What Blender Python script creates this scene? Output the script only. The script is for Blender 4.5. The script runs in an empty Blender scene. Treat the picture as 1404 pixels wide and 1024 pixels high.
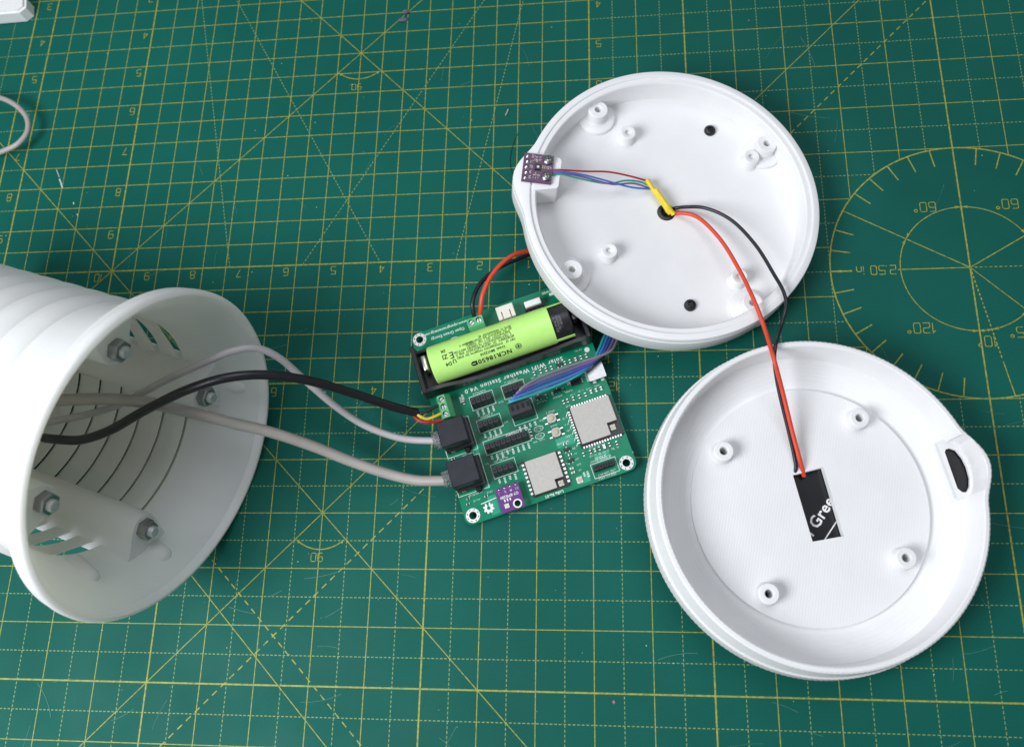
import bpy, bmesh, math, random
from mathutils import Vector, Matrix

# ------------------------------------------------------------------ camera, world, lights, exposure
S = 0.001                                   # everything below is modelled in millimetres
scene = bpy.context.scene
col = scene.collection
random.seed(7)

cam_data = bpy.data.cameras.new("camera")
cam = bpy.data.objects.new("camera", cam_data); col.objects.link(cam)
cam_data.sensor_fit = 'HORIZONTAL'; cam_data.sensor_width = 36.0
cam_data.lens = 36.0 * 1259.92 / 1404.0
cam_data.shift_x = (702 - 711.88) / 1404.0
cam_data.shift_y = (460.14 - 512) / 1404.0
cam_data.clip_start = 0.01; cam_data.clip_end = 50
CAM = Vector((19.35226, -132.66928, 421.96258))
RC = ((0.99231028, 0.02287519, 0.12164309), (0.01699446, 0.9482866, -0.31696012), (-0.12260304, 0.31659004, 0.94060578))
cam.matrix_world = Matrix.Translation(CAM * S) @ Matrix(RC).to_4x4()
cam_data.dof.use_dof = True
cam_data.dof.focus_distance = 0.425
cam_data.dof.aperture_fstop = 11.0
scene.camera = cam

world = bpy.data.worlds.new("World"); scene.world = world; world.use_nodes = True
bg = world.node_tree.nodes["Background"]
bg.inputs[0].default_value = (0.88, 0.93, 1.0, 1); bg.inputs[1].default_value = 0.22

def area(name, loc, target, size, watts, color):
    d = bpy.data.lights.new(name, 'AREA'); d.shape = 'DISK'; d.size = size; d.energy = watts; d.color = color
    o = bpy.data.objects.new(name, d); col.objects.link(o); o.location = loc
    o.rotation_euler = (Vector(target) - Vector(loc)).to_track_quat('-Z', 'Y').to_euler()
    return o
area("key_light", (-0.46, -0.30, 0.62), (-0.02, 0.0, 0.0), 0.40, 6.1, (0.925, 0.955, 1.0))  # near soft key lamp on the left, not a window
area("fill_light", (0.12, 0.42, 1.25), (-0.08, 0.0, 0.0), 0.8, 4.4, (0.90, 0.94, 1.0))  # unseen overhead lamp added as fill for lids and tube mouth

vs = scene.view_settings
vs.view_transform = 'Standard'; vs.look = 'None'; vs.exposure = 0.14; vs.gamma = 1.0; vs.use_curve_mapping = False
scene.render.engine = 'CYCLES'
scene.cycles.use_denoising = True
scene.cycles.max_bounces = 10; scene.cycles.diffuse_bounces = 6; scene.cycles.transmission_bounces = 8

# ------------------------------------------------------------------ materials
def new_mat(name):
    m = bpy.data.materials.new(name); m.use_nodes = True
    nt = m.node_tree; return m, nt, nt.nodes["Principled BSDF"]
def coords(nt, scale=1.0):
    tc = nt.nodes.new("ShaderNodeTexCoord"); mp = nt.nodes.new("ShaderNodeMapping")
    mp.inputs["Scale"].default_value = (scale,) * 3 if not isinstance(scale, tuple) else scale
    nt.links.new(tc.outputs["Object"], mp.inputs[0]); return mp.outputs[0]
def noise(nt, vec, scale, detail=3, rough=0.5):
    n = nt.nodes.new("ShaderNodeTexNoise"); n.inputs["Scale"].default_value = scale
    n.inputs["Detail"].default_value = detail; n.inputs["Roughness"].default_value = rough
    nt.links.new(vec, n.inputs["Vector"]); return n.outputs["Fac"]
def ramp(nt, fac, stops):
    r = nt.nodes.new("ShaderNodeValToRGB"); nt.links.new(fac, r.inputs[0]); e = r.color_ramp.elements
    while len(e) < len(stops): e.new(0.5)
    for i, (p, c) in enumerate(stops):
        e[i].position = p; e[i].color = (*c, 1) if len(c) == 3 else c
    return r.outputs[0]
def bump(nt, b, height, strength, dist):
    n = nt.nodes.new("ShaderNodeBump"); n.inputs["Strength"].default_value = strength; n.inputs["Distance"].default_value = dist
    nt.links.new(height, n.inputs["Height"]); nt.links.new(n.outputs[0], b.inputs["Normal"])
def plain(name, c, rough=0.5, metal=0.0, var=0.12, nscale=400, bstr=0.15, bdist=0.00004, spec=0.5, coat=0.0):
    m, nt, b = new_mat(name)
    v = coords(nt); f = noise(nt, v, nscale, 4)
    lo = tuple(max(0, x * (1 - var)) for x in c); hi = tuple(min(1, x * (1 + var)) for x in c)
    nt.links.new(ramp(nt, f, [(0.3, lo), (0.7, hi)]), b.inputs["Base Color"])
    b.inputs["Roughness"].default_value = rough; b.inputs["Metallic"].default_value = metal
    b.inputs["Specular IOR Level"].default_value = spec; b.inputs["Coat Weight"].default_value = coat
    if bstr: bump(nt, b, noise(nt, v, nscale * 3, 3), bstr, bdist)
    return m

def printed_plastic(name, axis_scale, strength, c=(0.86, 0.86, 0.86), rot=0.0, sss=0.12, depth=0.0015, glow=0.0):
    """white printed plastic: faint layer lines along the object's own axis, faint mottling"""
    m, nt, b = new_mat(name)
    v = coords(nt)
    f = noise(nt, v, 60, 4)
    lo = tuple(x * 0.965 for x in c)
    nt.links.new(ramp(nt, f, [(0.35, lo), (0.65, c)]), b.inputs["Base Color"])
    b.inputs["Roughness"].default_value = 0.5; b.inputs["Specular IOR Level"].default_value = 0.35
    b.inputs["Subsurface Weight"].default_value = sss; b.inputs["Subsurface Radius"].default_value = (1.0, 0.97, 0.72)
    b.inputs["Subsurface Scale"].default_value = depth
    w = nt.nodes.new("ShaderNodeTexWave"); w.wave_type = 'BANDS'; w.bands_direction = axis_scale[0]
    w.inputs["Scale"].default_value = axis_scale[1]; w.inputs["Distortion"].default_value = 0.6; w.inputs["Detail"].default_value = 1
    mp = nt.nodes.new("ShaderNodeMapping"); mp.inputs["Rotation"].default_value = (0, 0, rot)
    nt.links.new(v, mp.inputs[0]); nt.links.new(mp.outputs[0], w.inputs["Vector"])
    mx = nt.nodes.new("ShaderNodeMath"); mx.operation = 'ADD'
    nt.links.new(w.outputs["Fac"], mx.inputs[0]); nt.links.new(noise(nt, v, 900, 3), mx.inputs[1])
    bump(nt, b, mx.outputs[0], strength, 0.00009)
    if glow:                                             # thin printed walls let some light through
        t = nt.nodes.new("ShaderNodeBsdfTranslucent"); t.inputs[0].default_value = (0.99, 0.97, 0.84, 1)
        ms = nt.nodes.new("ShaderNodeMixShader"); ms.inputs[0].default_value = glow
        out = nt.nodes["Material Output"]
        nt.links.new(b.outputs[0], ms.inputs[1]); nt.links.new(t.outputs[0], ms.inputs[2]); nt.links.new(ms.outputs[0], out.inputs[0])
    return m

M = {}
M['white'] = printed_plastic('white_printed_plastic', ('Z', 520), 0.45)
M['white_top'] = printed_plastic('white_printed_plate', ('X', 260), 0.32, rot=0.2)
M['tube'] = printed_plastic('white_printed_housing', ('Z', 640), 0.2, c=(0.95, 0.96, 0.985), sss=0.0, glow=0.33)
M['nylon'] = plain('natural_nylon', (0.80, 0.79, 0.75), 0.45, var=0.03)

m, nt, b = new_mat('cutting_mat_green'); v = coords(nt)
f1 = noise(nt, v, 9, 5, 0.6); f2 = noise(nt, v, 1600, 2)
mixc = nt.nodes.new("ShaderNodeMix"); mixc.data_type = 'RGBA'; mixc.blend_type = 'MULTIPLY'; mixc.inputs[0].default_value = 1.0
nt.links.new(ramp(nt, f1, [(0.25, (0.0030, 0.084, 0.063)), (0.75, (0.0052, 0.116, 0.088))]), mixc.inputs[6])
nt.links.new(ramp(nt, f2, [(0.25, (0.86, 0.9, 0.9)), (0.75, (1.1, 1.08, 1.08))]), mixc.inputs[7])
nt.links.new(mixc.outputs[2], b.inputs["Base Color"])
nt.links.new(ramp(nt, noise(nt, v, 40, 4), [(0.3, (0.5,) * 3), (0.7, (0.62,) * 3)]), b.inputs["Roughness"])
b.inputs["Specular IOR Level"].default_value = 0.12
bump(nt, b, noise(nt, v, 1500, 3), 0.3, 0.00005); M['mat'] = m

m, nt, b = new_mat('printed_yellow'); v = coords(nt)
nt.links.new(ramp(nt, noise(nt, v, 700, 3), [(0.26, (0.06, 0.16, 0.07)), (0.4, (0.2, 0.26, 0.045)), (0.62, (0.36, 0.35, 0.035))]), b.inputs["Base Color"])
b.inputs["Roughness"].default_value = 0.6; M['yellow'] = m
M['yellow_dim'] = plain('printed_yellow_worn', (0.2, 0.3, 0.1), 0.6, var=0.25, nscale=600)
M['scratch'] = plain('worn_scratch', (0.09, 0.25, 0.22), 0.6, var=0.2)
M['chalk'] = plain('white_scuff', (0.5, 0.6, 0.58), 0.7, var=0.3)
M['table'] = plain('table_grey', (0.2, 0.19, 0.18), 0.6)

M['pcb'] = plain('green_solder_mask', (0.001, 0.195, 0.098), 0.36, var=0.14, nscale=120, spec=0.22, coat=0.06)
M['trace'] = plain('solder_mask_over_trace', (0.003, 0.13, 0.075), 0.35, var=0.1)
M['trace_hi'] = plain('solder_mask_over_copper', (0.008, 0.30, 0.17), 0.32, var=0.1)
M['pcb_edge'] = plain('board_edge', (0.03, 0.16, 0.08), 0.6)
M['silk'] = plain('white_silkscreen', (0.78, 0.82, 0.78), 0.6, var=0.08)
M['purple'] = plain('purple_solder_mask', (0.12, 0.018, 0.19), 0.35, var=0.1, coat=0.2)
M['plum'] = plain('dark_purple_solder_mask', (0.075, 0.012, 0.07), 0.35, var=0.1, coat=0.2)
M['black'] = plain('black_plastic', (0.011, 0.011, 0.013), 0.34, var=0.25)
M['socket'] = plain('black_header_plastic', (0.016, 0.017, 0.021), 0.55, var=0.3)
M['jack'] = plain('black_jack_plastic', (0.009, 0.010, 0.017), 0.36, var=0.4, nscale=250, bstr=0.5)
M['near_black'] = plain('peg_black_and_hole_shade', (0.003, 0.003, 0.003), 0.8, var=0.1)  # black of the pegs; elsewhere paints the shade inside small holes
M['solder'] = plain('tin_solder', (0.72, 0.72, 0.70), 0.3, 1.0, var=0.1)
M['tin'] = plain('tinned_pad', (0.70, 0.71, 0.69), 0.5, 0.35, var=0.08)
M['shield'] = plain('matte_metal_shield', (0.47, 0.45, 0.42), 0.5, 0.6, var=0.05, nscale=900, bstr=0.3)
M['usb'] = plain('brushed_socket_shell', (0.4, 0.4, 0.4), 0.3, 1.0, var=0.1)
M['steel'] = plain('zinc_steel', (0.36, 0.37, 0.36), 0.3, 1.0, var=0.12)
M['rod'] = plain('cut_rod_end', (0.62, 0.64, 0.64), 0.5, 0.5, var=0.15)
M['spring'] = plain('nickel_contact', (0.72, 0.70, 0.66), 0.3, 0.9, var=0.1)
M['terminal'] = plain('green_terminal_plastic', (0.10, 0.42, 0.19), 0.42, var=0.06)
M['ivory'] = plain('ivory_connector', (0.76, 0.72, 0.65), 0.45, var=0.04)
M['whitecap'] = plain('white_slider', (0.82, 0.82, 0.82), 0.45, var=0.03)
M['tan'] = plain('tan_button', (0.55, 0.45, 0.28), 0.5, var=0.1)
M['ceramic'] = plain('tan_ceramic', (0.36, 0.27, 0.2), 0.45, var=0.2)
M['resist'] = plain('black_resistor', (0.02, 0.02, 0.022), 0.4, var=0.2)
M['lime'] = plain('lime_battery_wrap', (0.50, 0.86, 0.21), 0.38, var=0.03, coat=0.15)
M['ink'] = plain('black_ink', (0.012, 0.03, 0.01), 0.5, var=0.1)
M['label_black'] = plain('black_label', (0.009, 0.010, 0.012), 0.26, var=0.3, nscale=40, bstr=0.4, bdist=0.0002)
M['grey_print'] = plain('silver_print', (0.55, 0.55, 0.55), 0.45, var=0.1)
M['white_print'] = plain('white_print', (0.82, 0.82, 0.82), 0.5, var=0.05)
M['cable_grey'] = plain('grey_cable_jacket', (0.37, 0.345, 0.315), 0.42, var=0.07, nscale=120)
M['cable_lilac'] = plain('pale_grey_cable_jacket', (0.44, 0.42, 0.425), 0.42, var=0.07, nscale=120)
M['cable_black'] = plain('black_cable_jacket', (0.010, 0.010, 0.013), 0.33, var=0.2)
M['w_red'] = plain('red_silicone', (0.72, 0.065, 0.025), 0.42, var=0.06)
M['w_black'] = plain('black_silicone', (0.014, 0.015, 0.021), 0.36, var=0.2)
M['w_yellow'] = plain('yellow_insulation', (0.70, 0.50, 0.03), 0.4, var=0.06)
M['w_dred'] = plain('dark_red_insulation', (0.42, 0.018, 0.02), 0.4, var=0.08)
M['w_blue'] = plain('blue_insulation', (0.05, 0.17, 0.5), 0.38, var=0.06)
M['w_navy'] = plain('navy_insulation', (0.04, 0.075, 0.33), 0.38, var=0.06)
M['w_violet'] = plain('violet_insulation', (0.18, 0.1, 0.29), 0.38, var=0.08)
M['w_teal'] = plain('teal_insulation', (0.03, 0.33, 0.36), 0.38, var=0.06)
M['w_green'] = plain('green_insulation', (0.03, 0.33, 0.26), 0.38, var=0.06)
M['w_grey'] = plain('grey_insulation', (0.20, 0.20, 0.22), 0.4, var=0.06)
M['sleeve'] = plain('yellow_shrink_sleeve', (0.78, 0.60, 0.02), 0.38, var=0.08, nscale=200, bstr=0.5, bdist=0.0002)
m, nt, b = new_mat('clear_plug_plastic'); b.inputs["Base Color"].default_value = (0.9, 0.92, 0.92, 1)
b.inputs["Transmission Weight"].default_value = 0.92; b.inputs["Roughness"].default_value = 0.1; b.inputs["IOR"].default_value = 1.5
nt.links.new(ramp(nt, noise(nt, coords(nt), 300), [(0.3, (0.8, 0.82, 0.82)), (0.7, (0.95, 0.95, 0.95))]), b.inputs["Base Color"]); M['clear'] = m
M['debris'] = plain('grey_crumb', (0.10, 0.10, 0.13), 0.6, var=0.3)

# ------------------------------------------------------------------ mesh helpers (all in mm)
def link(o, parent=None):
    col.objects.link(o)
    if parent is not None: o.parent = parent
    return o
def tag(o, label=None, cat=None, group=None, kind=None):
    if label: o["label"] = label
    if cat: o["category"] = cat
    if group: o["group"] = group
    if kind: o["kind"] = kind
    return o
def frame(origin, x=(1, 0, 0), y=(0, 1, 0), z=(0, 0, 1)):
    m = Matrix((x, y, z)).transposed().to_4x4()
    m.translation = Vector(origin) * S
    return m
def thing(name, label, cat, mat=None, group=None):
    o = bpy.data.objects.new(name, None); o.empty_display_size = 0.01; col.objects.link(o)
    if mat is not None: o.matrix_world = mat
    return tag(o, label, cat, group)

class MB:
    def __init__(s): s.v = []; s.f = []; s.mi = []; s.k = 0
    def mat(s, k): s.k = k; return s
    def add(s, vs, fs):
        n = len(s.v); s.v += [tuple(p) for p in vs]; s.f += [tuple(i + n for i in f) for f in fs]; s.mi += [s.k] * len(fs); return s
    def box(s, x0, x1, y0, y1, z0, z1, bev=0.0, rz=0.0, seg=1):
        bm = bmesh.new(); bmesh.ops.create_cube(bm, size=1.0)
        for q in bm.verts:
            q.co = Vector(((q.co.x) * (x1 - x0), q.co.y * (y1 - y0), q.co.z * (z1 - z0)))
        if bev > 0: bmesh.ops.bevel(bm, geom=bm.edges[:], offset=bev, segments=seg, profile=0.5, affect='EDGES')
        bm.verts.index_update(); c = Vector(((x0 + x1) / 2, (y0 + y1) / 2, (z0 + z1) / 2)); r = Matrix.Rotation(rz, 3, 'Z')
        s.add([r @ q.co + c for q in bm.verts], [[q.index for q in f.verts] for f in bm.faces]); bm.free(); return s
    def lathe(s, prof, seg=64, closed=True, c=(0, 0), bumpf=None, a0=0.0, rmax=None):
        """prof: (r, z) or (r, z, follow); revolve about z through c"""
        n = len(prof); vs = []
        for i in range(seg):
            th = a0 + 2 * math.pi * i / seg; bu = bumpf(th) if bumpf else 0
            for p in prof:
                r = p[0] + (p[2] * bu if len(p) > 2 else 0)
                vs.append((c[0] + r * math.cos(th), c[1] + r * math.sin(th), p[1]))
        fs = []
        for i in range(seg):
            j = (i + 1) % seg
            for k in range(n if closed else n - 1):
                l = (k + 1) % n
                fs.append((i * n + k, j * n + k, j * n + l, i * n + l))
        return s.add(vs, fs)
    def cyl(s, c, r, z0, z1, seg=20, r2=None, bev=0.0, a0=0.0):
        r2 = r if r2 is None else r2
        prof = [(0, z0), (r, z0), (r2, z1), (0, z1)] if not bev else [(0, z0), (r, z0), (r2, z1 - bev), (r2 - bev, z1), (0, z1)]
        vs = []; fs = []; rings = prof[1:-1]
        for (rr, zz) in rings:
            vs += [(c[0] + rr * math.cos(a0 + 2 * math.pi * i / seg), c[1] + rr * math.sin(a0 + 2 * math.pi * i / seg), zz) for i in range(seg)]
        for k in range(len(rings) - 1):
            for i in range(seg):
                j = (i + 1) % seg; fs.append((k * seg + i, k * seg + j, (k + 1) * seg + j, (k + 1) * seg + i))
        fs.append(tuple(reversed(range(seg)))); fs.append(tuple((len(rings) - 1) * seg + i for i in range(seg)))
        return s.add(vs, fs)
    def prism(s, pts, z0, z1):
        a = sum(pts[i][0] * pts[(i + 1) % len(pts)][1] - pts[(i + 1) % len(pts)][0] * pts[i][1] for i in range(len(pts)))
        if a < 0: pts = list(reversed(pts))
        n = len(pts); vs = [(x, y, z0) for x, y in pts] + [(x, y, z1) for x, y in pts]
        fs = [tuple(reversed(range(n))), tuple(range(n, 2 * n))] + [(i, (i + 1) % n, n + (i + 1) % n, n + i) for i in range(n)]
        return s.add(vs, fs)
    def tube(s, path, r, seg=12, cap=True, sub=6, flat=1.0):
        P = spline(path, sub) if sub > 1 else [Vector(p) for p in path]
        n = len(P); vs = []; fs = []
        t = (P[1] - P[0]).normalized(); up = Vector((0, 0, 1)) if abs(t.z) < 0.9 else Vector((1, 0, 0))
        nn = (up - up.dot(t) * t).normalized()
        for i in range(n):
            t = (P[min(i + 1, n - 1)] - P[max(i - 1, 0)]).normalized()
            nn = (nn - nn.dot(t) * t).normalized(); bb = t.cross(nn)
            rr = r(i / (n - 1)) if callable(r) else r
            for k in range(seg):
                a = 2 * math.pi * k / seg; vs.append(P[i] + nn * rr * flat * math.cos(a) + bb * rr * math.sin(a))
        for i in range(n - 1):
            for k in range(seg):
                j = (k + 1) % seg; fs.append((i * seg + k, i * seg + j, (i + 1) * seg + j, (i + 1) * seg + k))
        if cap: fs.append(tuple(reversed(range(seg)))); fs.append(tuple((n - 1) * seg + k for k in range(seg)))
        return s.add(vs, fs)
    def strip(s, pts, w, z, closed=False):
        P = [Vector((p[0], p[1])) for p in pts]; n = len(P); L = []; R = []
        for i in range(n):
            a = P[i - 1] if (i > 0 or closed) else None; c = P[(i + 1) % n] if (i < n - 1 or closed) else None
            d1 = (P[i] - a).normalized() if a is not None else None; d2 = (c - P[i]).normalized() if c is not None else None
            d1 = d1 or d2; d2 = d2 or d1
            n1 = Vector((-d1.y, d1.x)); n2 = Vector((-d2.y, d2.x)); m = (n1 + n2)
            m = m.normalized() if m.length > 1e-6 else n1
            k = w / 2 / max(0.35, m.dot(n1)); L.append(P[i] + m * k); R.append(P[i] - m * k)
        vs = [(p.x, p.y, z) for p in L] + [(p.x, p.y, z) for p in R]
        fs = [(n + i, n + (i + 1) % n, (i + 1) % n, i) for i in range(n if closed else n - 1)]
        return s.add(vs, fs)
    def mesh(s, name, mats, smooth=35, fix=True):
        me = bpy.data.meshes.new(name)
        me.from_pydata([(x * S, y * S, z * S) for x, y, z in s.v], [], s.f)
        for m in (mats if isinstance(mats, (list, tuple)) else [mats]): me.materials.append(M[m] if isinstance(m, str) else m)
        me.polygons.foreach_set("material_index", s.mi)
        if fix:
            bm = bmesh.new(); bm.from_mesh(me); bmesh.ops.recalc_face_normals(bm, faces=bm.faces[:]); bm.to_mesh(me); bm.free()
        if smooth:
            me.polygons.foreach_set("use_smooth", [True] * len(me.polygons)); me.set_sharp_from_angle(angle=math.radians(smooth))
        me.update(); return me
    def obj(s, name, mats, parent=None, smooth=35, fix=True, label=None):
        o = bpy.data.objects.new(name, s.mesh(name, mats, smooth, fix)); link(o, parent)
        if label: o["label"] = label
        return o

def spline(pts, sub):
    P = [Vector(p) for p in pts]; out = []
    for i in range(len(P) - 1):
        p0 = P[i - 1] if i else P[0] * 2 - P[1]; p1, p2 = P[i], P[i + 1]; p3 = P[i + 2] if i + 2 < len(P) else P[-1] * 2 - P[-2]
        d01 = max((p1 - p0).length, 1e-3) ** 0.5; d12 = max((p2 - p1).length, 1e-3) ** 0.5; d23 = max((p3 - p2).length, 1e-3) ** 0.5
        m1 = (p2 - p1 + d12 * ((p1 - p0) / d01 - (p2 - p0) / (d01 + d12)))
        m2 = (p2 - p1 + d12 * ((p3 - p2) / d23 - (p3 - p1) / (d12 + d23)))
        for k in range(sub):
            t = k / sub; t2 = t * t; t3 = t2 * t
            out.append(p1 * (2 * t3 - 3 * t2 + 1) + m1 * (t3 - 2 * t2 + t) + p2 * (-2 * t3 + 3 * t2) + m2 * (t3 - t2))
    out.append(P[-1]); return out

def cut(mb, cutters):
    """subtract the cutters' solids from a mesh builder's solid; returns a new builder"""
    def tmp(b):
        me = bpy.data.meshes.new("tmp"); me.from_pydata(b.v, [], b.f)
        bm = bmesh.new(); bm.from_mesh(me); bmesh.ops.recalc_face_normals(bm, faces=bm.faces[:]); bm.to_mesh(me); bm.free()
        o = bpy.data.objects.new("tmp", me); col.objects.link(o); return o
    a = tmp(mb); cs = [tmp(c) for c in cutters]
    for c in cs:
        md = a.modifiers.new("b", 'BOOLEAN'); md.operation = 'DIFFERENCE'; md.object = c; md.solver = 'EXACT'
    dg = bpy.context.evaluated_depsgraph_get(); me = bpy.data.meshes.new_from_object(a.evaluated_get(dg))
    out = MB(); out.add([tuple(q.co) for q in me.vertices], [tuple(p.vertices) for p in me.polygons])
    for o in [a] + cs:
        d = o.data; bpy.data.objects.remove(o); bpy.data.meshes.remove(d)
    bpy.data.meshes.remove(me); return out

def text_geo(body, size, shear=0.0, bold=0.0, space=1.0):
    """flat lettering centred on the origin, as (verts2d, faces), cap height about 0.7 * size"""
    c = bpy.data.curves.new("tmp", 'FONT'); c.body = body; c.size = size; c.align_x = 'CENTER'; c.align_y = 'CENTER'
    c.resolution_u = 2; c.shear = shear; c.offset = bold; c.space_character = space
    o = bpy.data.objects.new("tmp", c); col.objects.link(o)
    dg = bpy.context.evaluated_depsgraph_get(); me = bpy.data.meshes.new_from_object(o.evaluated_get(dg))
    r = ([(q.co.x, q.co.y) for q in me.vertices], [tuple(p.vertices) for p in me.polygons])
    bpy.data.objects.remove(o); bpy.data.curves.remove(c); bpy.data.meshes.remove(me); return r
def place_text(mb, geo, x, y, z, rot=math.pi):
    ca, sa = math.cos(rot), math.sin(rot)
    return mb.add([(x + p * ca - q * sa, y + p * sa + q * ca, z) for p, q in geo[0]], geo[1])

# ------------------------------------------------------------------ the setting: table under the mat
tb = MB().box(-900, 900, -700, 900, -33, -3.2, 2)
tag(tb.obj('table_top', 'table'), kind='structure')

# ------------------------------------------------------------------ cutting mat with its printed grid
IN = 25.4
def g(x, y): return (x * IN, (y + 12) * IN)
mat_o = MB().box(-17.0 * IN, 13 * IN, -11.5 * IN, 13.5 * IN, -3.0, 0.0, 0.6).obj('cutting_mat', 'mat')
tag(mat_o, 'green self-healing cutting mat with yellow inch grid lying under everything', 'cutting mat')

thin, thick = 0.40, 0.72
def dashes(mb, p, q, w, z, on, off):
    P = Vector(p); Q = Vector(q); L = (Q - P).length; d = (Q - P) / L; t = 0.0
    while t < L:
        mb.strip([P + d * t, P + d * min(t + on, L)], w, z); t += on + off
CX, CY, CR = 7.0, -10.5, 2.5
def clip_circle(fixed, horizontal, a, b):
    """split the run a..b of a line at grid value `fixed` where the protractor circle blanks it"""
    d = fixed - (CY if horizontal else CX)
    if abs(d) >= CR: return [(a, b)]
    h = math.sqrt(CR * CR - d * d); c = CX if horizontal else CY
    return [s for s in ((a, min(b, c - h)), (max(a, c + h), b)) if s[1] - s[0] > 0.05]

solid = MB(); faint = MB()
Z1, Z2, Z3, Z4, Z5, Z6 = 0.05, 0.07, 0.09, 0.11, 0.13, 0.15
XL, XR, YT, YB = -16.5, 12.5, 1.0, -23.0
k = XL * 2
while k <= XR * 2:                                       # lines running away from the viewer
    x = k / 2; whole = (k % 2 == 0); zone = -12.5 <= x <= 0
    heavy = x in (-12.5, -13, -10, 0, 2, 7, 12)
    runs = []
    if zone:
        runs.append((-12.5, YT, 's', x in (-12.5, -10, 0)))
        low_heavy = x in (-3, -8)
        runs.append((YB, -12.5, 's' if whole else 'd', low_heavy))
    else:
        runs.append((YB, YT, 's' if (whole or x == -13) else 'd', heavy))
    for a, b, st, hv in runs:
        for (c, d) in clip_circle(x, False, a, b):
            if st == 's': solid.strip([g(x, c), g(x, d)], thick if hv else thin, Z1)
            else: dashes(faint, g(x, c), g(x, d), thin * .95, Z1, 1.2, 0.75)
    if x == 7: solid.strip([g(7, CY - CR), g(7, CY + CR)], thick, Z1)
    k += 1
k = int(YB * 2)
while k <= YT * 2:                                       # lines running across
    y = k / 2; whole = (k % 2 == 0)
    inner = -12.5 <= y
    for (a, b, zone) in ((XL, -12.5, False), (-12.5, 0.0, inner), (0.0, XR, False)):
        st = 's' if (zone or whole) else 'd'
        hv = y in (-18, -23) or (y in (-10,) and zone) or (y == -12.5 and zone)
        for (c, d) in clip_circle(y, True, a, b):
            if st == 's': solid.strip([g(c, y), g(d, y)], thick if hv else thin, Z2)
            else: dashes(faint, g(c, y), g(d, y), thin, Z2, 1.2, 0.75)
    k += 1
# slanted guide lines
for p, q in (((-16, -16), (0, 0)), ((-15.5, -4.5), (3.5, -23.5))): solid.strip([g(*p), g(*q)], thin, Z3)
for p, q in (((-10, 0), (0, -10)), ((-12, -22), (-3, -13)), ((-12, -11.55), (-1, -22.55)), ((0, -10.05), (10, -0.05))): solid.strip([g(*p), g(*q)], thin, Z4)
for p, q in (((-11, -22.45), (-3, -14.45)), ((2, -9.5), (11, -0.5))): dashes(solid, g(*p), g(*q), 0.55, Z5, 2.9, 2.2)
for p, q in (((-8.6, -14.3), (-0.5, -22.4)),): dashes(solid, g(*p), g(*q), 0.55, Z6, 2.9, 2.2)
for p, q in (((-9.3, -1.2), (-4.25, -9.98)), ((-1.0, -1.8), (-2.68, -9.98)), ((-9.2, -2.0), (-7.42, -9.98))): dashes(faint, g(*p), g(*q), 0.42, Z5, 1.3, 0.9)
for p, q in (((-0.9, -1.4), (-5.85, -9.98)),): dashes(faint, g(*p), g(*q), 0.42, Z6, 1.3, 0.9)

def arc(mb, c, r, a0, a1, w, z, n=40):
    mb.strip([(c[0] + r * math.cos(math.radians(a0 + (a1 - a0) * i / n)), c[1] + r * math.sin(math.radians(a0 + (a1 - a0) * i / n))) for i in range(n + 1)], w, z)
def arrow(mb, tip, ang, z, L=3.2, w=1.5):
    a = math.radians(ang); d = Vector((math.cos(a), math.sin(a))); n = Vector((-d.y, d.x)); T = Vector(tip)
    b = T - d * L
    mb.add([(T.x, T.y, z), ((b + n * w / 2).x, (b + n * w / 2).y, z), ((b - n * w / 2).x, (b - n * w / 2).y, z)], [(0, 1, 2)])
# the big protractor
pro = MB(); C0 = g(CX, CY); R0 = CR * IN; Ri = 1.235 * IN
n = 120
pro.strip([(C0[0] + R0 * math.cos(2 * math.pi * i / n), C0[1] + R0 * math.sin(2 * math.pi * i / n)) for i in range(n)], 0.68, Z3, True)
def ray(a, r0, r1, w, z): 
    c, s_ = math.cos(math.radians(a)), math.sin(math.radians(a))
    pro.strip([(C0[0] + r0 * c, C0[1] + r0 * s_), (C0[0] + r1 * c, C0[1] + r1 * s_)], w, z)
for a in range(0, 360, 10):
    if a in (0, 90, 180, 270, 30, 150, 280): continue
    ray(a, R0 - 0.36 * IN, R0 - 0.2, 0.6, Z4)
for a in (30, 150): ray(a, 0, R0, thin + 0.1, Z4)
ray(-45, 0, R0, thin, Z4); ray(280, 1.85 * IN, R0, thin + 0.1, Z4)
e = (math.cos(math.radians(280)), math.sin(math.radians(280)))
dashes(pro, C0, (C0[0] + e[0] * 1.8 * IN, C0[1] + e[1] * 1.8 * IN), 0.6, Z4, 1.3, 0.9)
dashes(pro, (C0[0] + 2, C0[1]), (C0[0] + R0, C0[1]), 0.42, Z5, 1.3, 0.9)
ray(180, 0, Ri + 1.2, 0.5, Z5); ray(180, R0 - 10, R0, 0.8, Z5)
for a0, a1 in ((30, 90), (90, 150), (150, 270), (270, 280), (280, 315), (-45, 30)):
    arc(pro, C0, Ri, a0, a1, 0.45, Z6)
    for aa, dr in ((a0, -90), (a1, 90)):
        if (a1 - a0) > 5: arrow(pro, (C0[0] + Ri * math.cos(math.radians(aa)), C0[1] + Ri * math.sin(math.radians(aa))), aa + dr, Z6 + 0.01, 3.0 if a1 - a0 > 15 else 2.0)
arrow(pro, (C0[0] - R0, C0[1]), 180, Z6, 5.0, 1.4)
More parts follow.
